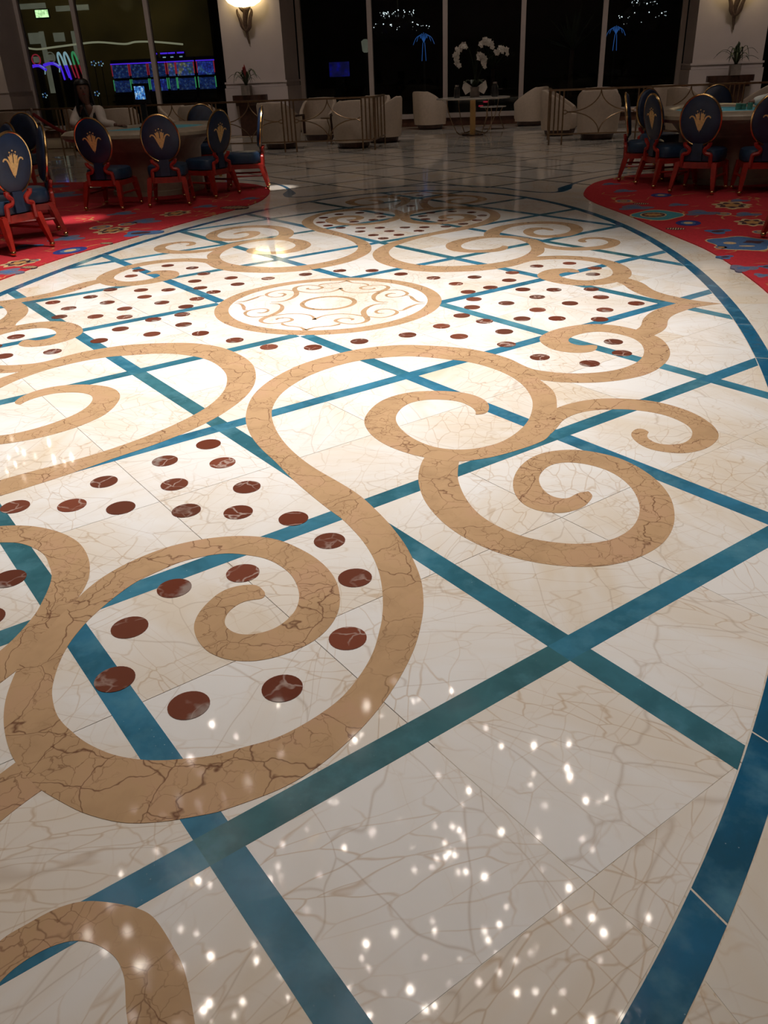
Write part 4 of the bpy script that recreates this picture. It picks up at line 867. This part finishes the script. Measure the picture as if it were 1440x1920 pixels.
# ------------------------------------------------------------------ gaming chairs
def make_chair():
    t = empty('gaming_chair')
    def sup(a, e=.55): c, s = cos(a), sin(a); return (abs(c) ** e * (1 if c > 0 else -1), abs(s) ** e * (1 if s > 0 else -1))
    rings = []
    for q, z in ((.86, .345), (.97, .36), (1.0, .39), (1.0, .45), (.96, .478), (.84, .492), (.5, .50)):
        rings.append([(.25 * q * sup(a)[0], .02 + .24 * q * sup(a)[1], z) for a in [2 * pi * k / 28 for k in range(28)]])
    MB().loft(rings).build('seat', 'navy_seat', t, True)
    fr = MB(); fr.box((0, -.205, .315), (.45, .045, .07)); fr.box((0, .235, .315), (.45, .04, .07))
    for s in (-1, 1): fr.box((s * .22, .015, .315), (.035, .44, .06))
    fr.build('seat_frame', 'redwood', t)
    cast = MB().ball((0, 0, .027), .027, 10, 6).mesh('caster'); cast.materials.append(M['gold'])
    for p in cast.polygons: p.use_smooth = True
    for sx in (-1, 1):
        for sy, y0, y1 in ((-1, -.21, -.29), (1, .235, .275)):
            a = Vector((sx * .215, y0, .34)); b = Vector((sx * .252, y1, .045)); rg = []
            for f, w in ((0, .031), (.55, .027), (1, .018)):
                c = a.lerp(b, f); rg.append([(c.x - w, c.y - w, c.z), (c.x + w, c.y - w, c.z), (c.x + w, c.y + w, c.z), (c.x - w, c.y + w, c.z)])
            lg = MB().loft(rg).build('leg', 'redwood', t)
            k = link('caster', cast, None, lg); k.location = (b.x, b.y, 0)
        MB().tube([(sx * .23, -.235, .19), (sx * .235, .25, .19)], .014, 6).build('stretcher', 'redwood', t)
        # stepped bracket that carries the oval back
        pts = [(sx * .17, -.238, .30), (sx * .165, -.24, .41), (sx * .155, -.242, .437), (sx * .105, -.245, .45), (sx * .088, -.248, .475), (sx * .095, -.25, .50), (sx * .14, -.255, .535), (sx * .145, -.26, .565)]
        MB().tube(catmull(pts, 3), .024, 6).build('back_bracket', 'redwood', t, True)
    MB().box((0, -.232, .46), (.12, .03, .19)).build('back_splat', 'navy', t)
    cz, cy, tilt = .805, -.255, radians(9)
    Rm = Matrix.Translation((0, cy, cz)) @ Matrix.Rotation(tilt, 4, 'X')
    A, B = .230, .268
    def ov(q, y): return [(A * q * cos(a), y, B * q * sin(a)) for a in [2 * pi * k / 36 for k in range(36)]]
    MB().loft([ov(.55, -.026), ov(.92, -.025), ov(.985, -.016), ov(1.0, 0), ov(.985, .016), ov(.90, .034), ov(.6, .044), ov(.2, .047)]).xf(Rm).build('back_cushion', 'navy', t, True)
    MB().tube([(A * 1.02 * cos(a), -.006, B * 1.02 * sin(a)) for a in [2 * pi * k / 40 for k in range(40)]], .013, 6, True).xf(Rm).build('back_rim', 'gold', t, True)
    # emblem: fan-shaped lily with curled side petals, on the outside of the back
    em = MB()
    def flat(poly, d=.003):
        if sum(poly[i][0] * poly[(i + 1) % len(poly)][1] - poly[(i + 1) % len(poly)][0] * poly[i][1] for i in range(len(poly))) < 0: poly = poly[::-1]
        n = len(poly); em.add([(x, -.0285 - d, z) for x, z in poly] + [(x, -.024, z) for x, z in poly], [tuple(range(n))] + [(i, n + i, n + (i + 1) % n, (i + 1) % n) for i in range(n)])
    flat([(0, -.125), (.018, -.07), (.034, -.02), (.050, .045), (.058, .072), (.040, .066), (.032, .088), (.020, .070), (.010, .096), (.006, .06), (.006, .012), (0, -.004), (-.006, .012), (-.006, .06), (-.010, .096), (-.020, .070), (-.032, .088), (-.040, .066), (-.058, .072), (-.050, .045), (-.034, -.02), (-.018, -.07)])
    for s in (-1, 1):
        cl = catmull([(s * .006, -.10), (s * .035, -.035), (s * .065, .03), (s * .092, .048), (s * .113, .040), (s * .118, .026)], 4); L = []; Rr = []
        for i, p in enumerate(cl):
            a = cl[max(i - 1, 0)]; b = cl[min(i + 1, len(cl) - 1)]; tx, tz = b[0] - a[0], b[1] - a[1]; l = math.hypot(tx, tz) or 1
            w = .010 * (1 - .45 * i / len(cl)); L.append((p[0] - tz / l * w, p[1] + tx / l * w)); Rr.append((p[0] + tz / l * w, p[1] - tx / l * w))
        flat(L + Rr[::-1], .0025)
    for x, z in ((0, .116), (.036, .102), (-.036, .102)): flat([(x + .0075 * cos(a), z + .0075 * sin(a)) for a in [2 * pi * k / 10 for k in range(10)]])
    em.xf(Rm).build('emblem', 'emblem', t)
    return t
chair0 = make_chair(); chair_used = [False]
def chair(x, y, fx, fy, label):
    """x,y: mid point of the rear feet; fx,fy: direction the sitter faces"""
    o = copy_tree(chair0) if chair_used[0] else chair0; chair_used[0] = True
    l = math.hypot(fx, fy); fx, fy = fx / l, fy / l
    o.location = (x + .275 * fx, y + .275 * fy, .012); o.rotation_euler = (0, 0, math.atan2(fy, fx) - pi / 2)
    return tag(o, label, 'chair', 'oval-back gaming chairs')
chair(-3.95, 4.69, .02, 1, 'oval-back navy chair in front of the seated woman')
chair(-3.17, 4.94, -.25, .97, 'oval-back navy chair with its back squarely to us, right of the one before the woman')
chair(-2.70, 5.85, -.93, .36, 'oval-back navy chair turned three-quarters at the right end of the left table')
chair(-2.38, 6.75, -.97, -.25, 'oval-back navy chair seen edge-on, nearest the marble at the left table')
chair(-4.00, 8.75, .25, -1, 'oval-back navy chair facing us across the left table')
chair(-3.42, 1.98, -.96, .28, 'oval-back navy chair cut by the left edge of the photo, emblem showing')
chair(-3.66, 3.00, -.80, -.60, 'oval-back navy chair seen edge-on behind the one at the left edge')
chair(-4.62, 3.95, -.55, -.80, 'oval-back navy chair half hidden between the two at the left edge')
chair(-6.55, 7.6, .10, -1, 'dark oval-back chair far left beside the rope post')
chair(3.34, 5.25, .45, .89, 'oval-back navy chair with its emblem full on at the right table')
chair(4.10, 5.04, .05, 1, 'oval-back navy chair at the right edge of the photo, emblem showing')
chair(2.90, 6.02, .93, .33, 'oval-back navy chair turned three-quarters at the left end of the right table')
chair(2.66, 6.85, .97, -.10, 'oval-back navy chair seen edge-on, nearest the marble at the right table')
chair(3.12, 8.25, .6, -.8, 'oval-back navy chair with plain front showing, behind the right table end')
chair(4.20, 8.95, .0, -1, 'oval-back navy chair facing us across the right table')
chair(3.55, 2.08, .98, .2, 'red chair leg and brass caster of a near chair at the right edge')

# ------------------------------------------------------------------ gaming tables
def gaming_table(sx, out, label, felt=True):
    cx = sum(p[0] for p in out) / len(out); cy = sum(p[1] for p in out) / len(out)
    t = empty('gaming_table', (sx * cx, cy, .0105)); tag(t, label, 'gaming table', 'gaming tables')
    c = catmull([(p[0] - cx, p[1] - cy) for p in out], 8, True)
    if sx < 0: c = [(-x, y) for x, y in c][::-1]
    def ring(q, z): return [(x * q, y * q, z) for x, y in c]
    n = len(c)
    MB().loft([ring(.66, .80), ring(.90, .745), ring(.98, .745), ring(1.02, .785), ring(1.02, .825), ring(.98, .862), ring(.90, .875), ring(.78, .87), ring(.70, .855), ring(.68, .835)], cap=False).build('padded_rim', 'rim', t, True)
    MB().prism([(x * .70, y * .70) for x, y in c], .79, .840).build('felt_top', 'felt', t)
    MB().loft([ring(.58, .0), ring(.58, .06), ring(.56, .07), ring(.60, .58), ring(.80, .79)], cap=False).build('pedestal', 'pedestal', t, True)
    return t, (sx * cx, cy)
OUT = [(5.0, 5.95), (4.4, 5.52), (3.65, 5.50), (3.08, 5.95), (2.98, 6.85), (3.3, 7.65), (3.9, 7.95), (4.35, 7.6), (4.72, 6.8)]
gaming_table(-1, OUT, 'gaming table with padded beige rim in front of the seated woman')
gaming_table(1, OUT, 'gaming table with bright cyan felt on the right-hand carpet')
gaming_table(-1, [(7.6, 2.2), (6.8, 1.7), (5.6, 1.9), (4.75, 2.5), (4.6, 3.4), (5.2, 4.3), (6.2, 4.7), (7.2, 4.4), (7.6, 3.3)], 'gaming table cut off by the left edge of the photo')
# monitor on the left table
t = empty('table_monitor', (-4.18, 6.9, .851)); tag(t, 'small screen on a black stand on the left gaming table', 'monitor')
MB().box((0, 0, .01), (.16, .14, .02)).build('foot', 'black', t); MB().box((0, .01, .17), (.075, .05, .33)).build('stand', 'black', t)
rz = Matrix.Rotation(-.42, 3, 'Z')
MB().box((0, 0, .45), (.30, .05, .26), rz).build('screen_case', 'black', t); MB().box(tuple(rz @ Vector((0, -.027, 0)) + Vector((0, 0, .46))), (.205, .008, .17), rz).build('screen_face', 'monitor', t)
# chips and card shoe on the right table
for i, (x, y, h) in enumerate(((4.02, 6.55, .075), (4.09, 6.58, .07), (4.16, 6.54, .08))):
    t = empty('chip_stack', (x, y, .8515)); tag(t, ('left', 'middle', 'right')[i] + ' stack of green chips under the hand at the right table', 'chips', 'stacks of green chips')
    for k in range(5): MB().lathe([(.032, k * h / 5), (.034, k * h / 5 + .002), (.034, (k + 1) * h / 5 - .003), (.032, (k + 1) * h / 5 - .001)], 14).build('chip', 'chips', t)
t = empty('card_sheet', (3.78, 6.75, .8515)); tag(t, 'white card sheet lying on the cyan felt', 'card'); MB().box((0, 0, .004), (.16, .22, .008)).build('sheet', 'paper', t)
MB().box((0, .0, .0095), (.12, .16, .003)).build('printed_panel', 'felt', t)
l = bpy.data.lights.new('felt_lamp', 'SPOT'); l.energy = 42; l.spot_size = radians(15); l.spot_blend = .5; l.color = (.8, .95, 1); l.shadow_soft_size = .1
lo = bpy.data.objects.new('felt_lamp', l); COL.objects.link(lo); lo.location = (4.1, 7.0, 4.6)
lo.rotation_euler = (Vector((3.9, 6.7, .84)) - Vector((4.1, 7.0, 4.6))).to_track_quat('-Z', 'Y').to_euler()

# ------------------------------------------------------------------ people
def skin_mesh(name, verts, edges, radii, root=0, sub=2):
    me = bpy.data.meshes.new(name + '_tmp'); me.from_pydata(verts, edges, []); me.update()
    o = bpy.data.objects.new(name + '_tmp', me); COL.objects.link(o)
    sk = o.modifiers.new('skin', 'SKIN'); sk.use_smooth_shade = True
    for i, d in enumerate(me.skin_vertices[0].data):
        r = radii[i]; d.radius = r if isinstance(r, tuple) else (r, r); d.use_root = (i == root)
    sb = o.modifiers.new('sub', 'SUBSURF'); sb.levels = sub; sb.render_levels = sub
    dg = bpy.context.evaluated_depsgraph_get(); out = bpy.data.meshes.new_from_object(o.evaluated_get(dg))
    bpy.data.objects.remove(o); out.name = name
    for p in out.polygons: p.use_smooth = True
    return out
def join_mesh(name, meshes):
    bmm = bmesh.new()
    for m in meshes: bmm.from_mesh(m)
    me = bpy.data.meshes.new(name); bmm.to_mesh(me); bmm.free()
    for p in me.polygons: p.use_smooth = True
    return me
def hand_mb(w, d, up):
    """palm and five bent fingers, from wrist w along unit d"""
    d = Vector(d).normalized(); up = Vector(up).normalized(); sd = d.cross(up).normalized(); w = Vector(w); ms = []
    pal = MB().ball((0, 0, 0), (.042, .05, .015), 10, 6)
    pal.v = [tuple(w + d * (.05 + v[1]) + sd * v[0] + up * v[2]) for v in pal.v]; ms.append(pal.mesh('palm'))
    for k, (o, L) in enumerate(((-.030, .062), (-.010, .074), (.010, .070), (.028, .055))):
        a = w + d * .088 + sd * o; b = a + d * L * .45 + up * .008; c = b + d * L * .35 - up * .010; e = c + d * L * .2 - up * .014
        ms.append(MB().tube([a - d * .02, a, b, c, e], [.0095, .0095, .009, .008, .006], 7).mesh('finger'))
    a = w + d * .025 - sd * .036; b = a + d * .03 - sd * .022; c = b + d * .028 - sd * .006
    ms.append(MB().tube([a, b, c], [.011, .010, .007], 7).mesh('thumb')); return ms
def person(base, sx, skin, jacket, label, hair_long, lap):
    t = empty('person', (0, 0, 0)); tag(t, label, 'person')
    S = lambda p: (sx * p[0], p[1], p[2])
    J = dict(pel=(-5.18, 7.16, .66), spi=(-5.16, 7.13, .86), che=(-5.12, 7.08, 1.06), nec=(-5.12, 7.05, 1.19), jaw=(-5.14, 7.03, 1.272), hea=(-5.14, 7.03, 1.385), top=(-5.14, 7.04, 1.475),
             shl=(-5.30, 7.12, 1.12), ell=(-5.30, 6.86, .93), hal=(-5.00, 6.60, .905), shr=(-4.93, 7.02, 1.10), elr=(-4.86, 6.92, .925), har=(-4.60, 6.84, .90),
             hil=(-5.26, 7.12, .62), knl=(-4.98, 6.78, .60), anl=(-5.02, 6.92, .20), tol=(-4.92, 6.80, .16), hir=(-5.10, 7.20, .62), knr=(-4.80, 6.92, .60), anr=(-4.86, 7.06, .20), tor=(-4.76, 6.96, .16))
    J.update(base)
    names = list(J); idx = {k: i for i, k in enumerate(names)}
    rad = dict(pel=(.15, .12), spi=(.12, .10), che=(.155, .115), nec=.050, jaw=(.084, .086), hea=(.116, .120), top=(.088, .092), shl=.058, ell=.042, hal=.028, shr=.058, elr=.042, har=.028, hil=.085, knl=.06, anl=.04, tol=.035, hir=.085, knr=.06, anr=.04, tor=.035)
    E = [('pel', 'spi'), ('spi', 'che'), ('che', 'nec'), ('nec', 'jaw'), ('jaw', 'hea'), ('hea', 'top'), ('che', 'shl'), ('shl', 'ell'), ('ell', 'hal'), ('che', 'shr'), ('shr', 'elr'), ('elr', 'har'), ('pel', 'hil'), ('hil', 'knl'), ('knl', 'anl'), ('anl', 'tol'), ('pel', 'hir'), ('hir', 'knr'), ('knr', 'anr'), ('anr', 'tor')]
    body = skin_mesh('body', [S(J[k]) for k in names], [(idx[a], idx[b]) for a, b in E], [rad[k] for k in names])
    hands = []
    for e, h in (('ell', 'hal'), ('elr', 'har')):
        hands += hand_mb(S(J[h]), Vector(S(J[h])) - Vector(S(J[e])) + Vector((0, 0, .01)), (0, 0, 1))
    link('body', join_mesh('body', [body] + hands), skin, t)
    def part(nm, keys, grow, mat):
        kk = {k: i for i, k in enumerate(keys)}
        ed = [(kk[a], kk[b]) for a, b in E if a in kk and b in kk]
        rr = []
        for k in keys:
            r = rad[k]; r = r if isinstance(r, tuple) else (r, r); rr.append((r[0] + grow, r[1] + grow))
        me = skin_mesh(nm, [S(J[k]) for k in keys], ed, rr); return link(nm, me, mat, t)
    for e, h in (('ell', 'hal'), ('elr', 'har')): J[h] = tuple(Vector(J[e]).lerp(Vector(J[h]), .88))
    part('jacket', ['spi', 'pel', 'che', 'shl', 'ell', 'hal', 'shr', 'elr', 'har'], .030, jacket)
    for e, h in (('ell', 'hal'), ('elr', 'har')): pass
    part('inner_top', ['spi', 'che', 'nec'], .016, 'trouser' if hair_long else jacket)
    part('trousers', ['pel', 'hil', 'knl', 'anl', 'hir', 'knr', 'anr'], .014, 'trouser')
    # head details: face turned to fc
    H0 = Vector(S(J['hea'])); fc = Vector((sx * -.0, 0, 0)) + lap['face']; fc.normalize(); sd = Vector((0, 0, 1)).cross(fc).normalized()
    nose = MB().ball((0, 0, 0), (.013, .020, .026), 8, 6); nose.v = [tuple(H0 + sd * v[0] + fc * (.108 + v[1]) + Vector((0, 0, -.025 + v[2]))) for v in nose.v]; nose.build('nose', skin, t, True)
    for s in (-1, 1):
        ey = MB().ball((0, 0, 0), (.013, .007, .007), 8, 5); ey.v = [tuple(H0 + sd * (v[0] + s * .030) + fc * (.101 + v[1]) + Vector((0, 0, .008 + v[2]))) for v in ey.v]; ey.build('eye', 'black', t, True)
        br = MB().ball((0, 0, 0), (.019, .006, .0035), 8, 4); br.v = [tuple(H0 + sd * (v[0] + s * .031) + fc * (.104 + v[1]) + Vector((0, 0, .028 + v[2]))) for v in br.v]; br.build('eyebrow', 'hair', t, True)
        er = MB().ball((0, 0, 0), (.008, .016, .028), 8, 5); er.v = [tuple(H0 + sd * (v[0] + s * .092) + fc * v[1] + Vector((0, 0, -.01 + v[2]))) for v in er.v]; er.build('ear', skin, t, True)
    mo = MB().ball((0, 0, 0), (.024, .008, .009), 10, 5); mo.v = [tuple(H0 + sd * v[0] + fc * (.101 + v[1]) + Vector((0, 0, -.065 + v[2]))) for v in mo.v]; mo.build('mouth', 'bract', t, True)
    hr = MB(); n = 24
    rg = []
    for q, z, sc in ((1.02, .142, .45), (1.06, .125, .78), (1.10, .095, 1.0), (1.14, .070, 1.06)):
        rg.append([tuple(H0 + fc * (cos(a) * .098 * q * sc - .012) + sd * sin(a) * .096 * q * sc + Vector((0, 0, z))) for a in [2 * pi * k / n for k in range(n)]])
    hr.loft(rg[::-1])
    rg = []
    lows = ((1.12, .085, 1.0), (1.18, .03, .98), (1.22, -.04, .98), (1.30, -.12, 1.0), (1.42, -.20, 1.05), (1.45, -.28, 1.12), (1.30, -.36, 1.2)) if hair_long else ((1.10, .085, 1.0), (1.12, .03, 1.25), (1.06, -.07, 1.7))
    for q, z, a0 in lows:
        arc = [a0 + (2 * pi - 2 * a0) * k / 18 for k in range(19)]
        o_ = [tuple(H0 + fc * (cos(a) * .098 * q - .014) + sd * sin(a) * .098 * q + Vector((0, 0, z))) for a in arc]
        i_ = [tuple(H0 + fc * (cos(a) * .098 * (q - .28) - .014) + sd * sin(a) * .098 * (q - .28) + Vector((0, 0, z))) for a in arc]
        rg.append(o_ + i_[::-1])
    hr.loft(rg[::-1])
    hr.build('hair', 'hair', t, True)
    if lap.get('trim'):
        C = Vector(S(J['che'])); N = Vector(S(J['nec']))
        for s, dx in ((-1, -.06), (1, .05)):
            pts = [N + sd * s * .055 + fc * .03 + Vector((0, 0, .0)), C + sd * s * .06 + fc * .158 + Vector((0, 0, .02)), C + sd * (s * .025) + fc * .165 + Vector((0, 0, -.10)), Vector(S(J['spi'])) + sd * s * .02 + fc * .150 + Vector((0, 0, -.02))]
            MB().tube(catmull([tuple(p) for p in pts], 5), .018, 6).build('lapel_trim', 'trouser', t, True)
    return t
person({}, 1, 'skin', 'jacket', 'woman with long black hair in a white jacket seated at the left table', True, dict(face=Vector((.50, -.86, .02)), trim=True))
person(dict(hal=(-4.16, 6.66, .925), ell=(-4.62, 6.75, 1.00), shl=(-5.05, 6.95, 1.14), shr=(-5.32, 7.18, 1.12), elr=(-5.30, 6.95, .93), har=(-5.05, 6.68, .905)), -1, 'skin2', 'shirt', 'dealer in a white shirt reaching onto the cyan felt, cut by the right edge', False, dict(face=Vector((-.86, -.4, 0))))
for sx, lab in ((-1, 'stool under the seated woman'), (1, 'stool under the dealer at the right edge')):
    t = empty('dealer_stool', (sx * 5.18, 7.18, .0135)); tag(t, lab, 'stool', 'dealer stools')
    MB().lathe([(.18, .46), (.20, .48), (.20, .52), (.17, .545)], 20).build('seat', 'navy_seat', t, True); MB().lathe([(.22, 0), (.22, .02), (.03, .05), (.025, .46)], 18).build('pedestal', 'chrome', t, True)

# ------------------------------------------------------------------ chandeliers overhead (seen mirrored in the floor)
bulb_m = MB().ball((0, 0, 0), .024, 6, 4).mesh('bulb'); bulb_m.materials.append(M['bulb'])
def chandelier(x, y, z, R0, n, label, seed):
    rnd = random.Random(seed)
    t = empty('chandelier', (x, y, z)); tag(t, label, 'chandelier', 'hanging chandeliers')
    MB().tube([(0, 0, .3), (0, 0, ZC - z)], .03, 8).build('chain_rod', 'gold', t)
    for q, dz in ((1.0, 0), (.66, .18), (.33, .32)):
        MB().tube([(R0 * q * cos(a), R0 * q * sin(a), dz) for a in [2 * pi * k / 40 for k in range(40)]], .022, 6, True).build('ring_frame', 'gold', t, True)
    for k in range(10):
        a = 2 * pi * k / 10; MB().tube(catmull([(0, 0, .5), (R0 * .4 * cos(a), R0 * .4 * sin(a), .42), (R0 * cos(a), R0 * sin(a), .02)], 4), .014, 5).build('arm', 'gold', t, True)
    for k in range(n):
        r = R0 * math.sqrt(rnd.uniform(.03, 1.0)); a = rnd.uniform(0, 2 * pi)
        o = link('bulb', bulb_m, None, t); o.location = (r * cos(a), r * sin(a), rnd.uniform(-.25, .25) + .25 * (1 - r / R0)); s = rnd.choice((.3, .4, .5, .6, .8, 1.05)); o.scale = (s, s, s)
chandelier(0, 0, 6.0, 2.9, 190, 'large round chandelier over the floor medallion', 11)
chandelier(-8.2, 7.9, 5.0, .9, 22, 'smaller chandelier over the left gaming tables', 12)
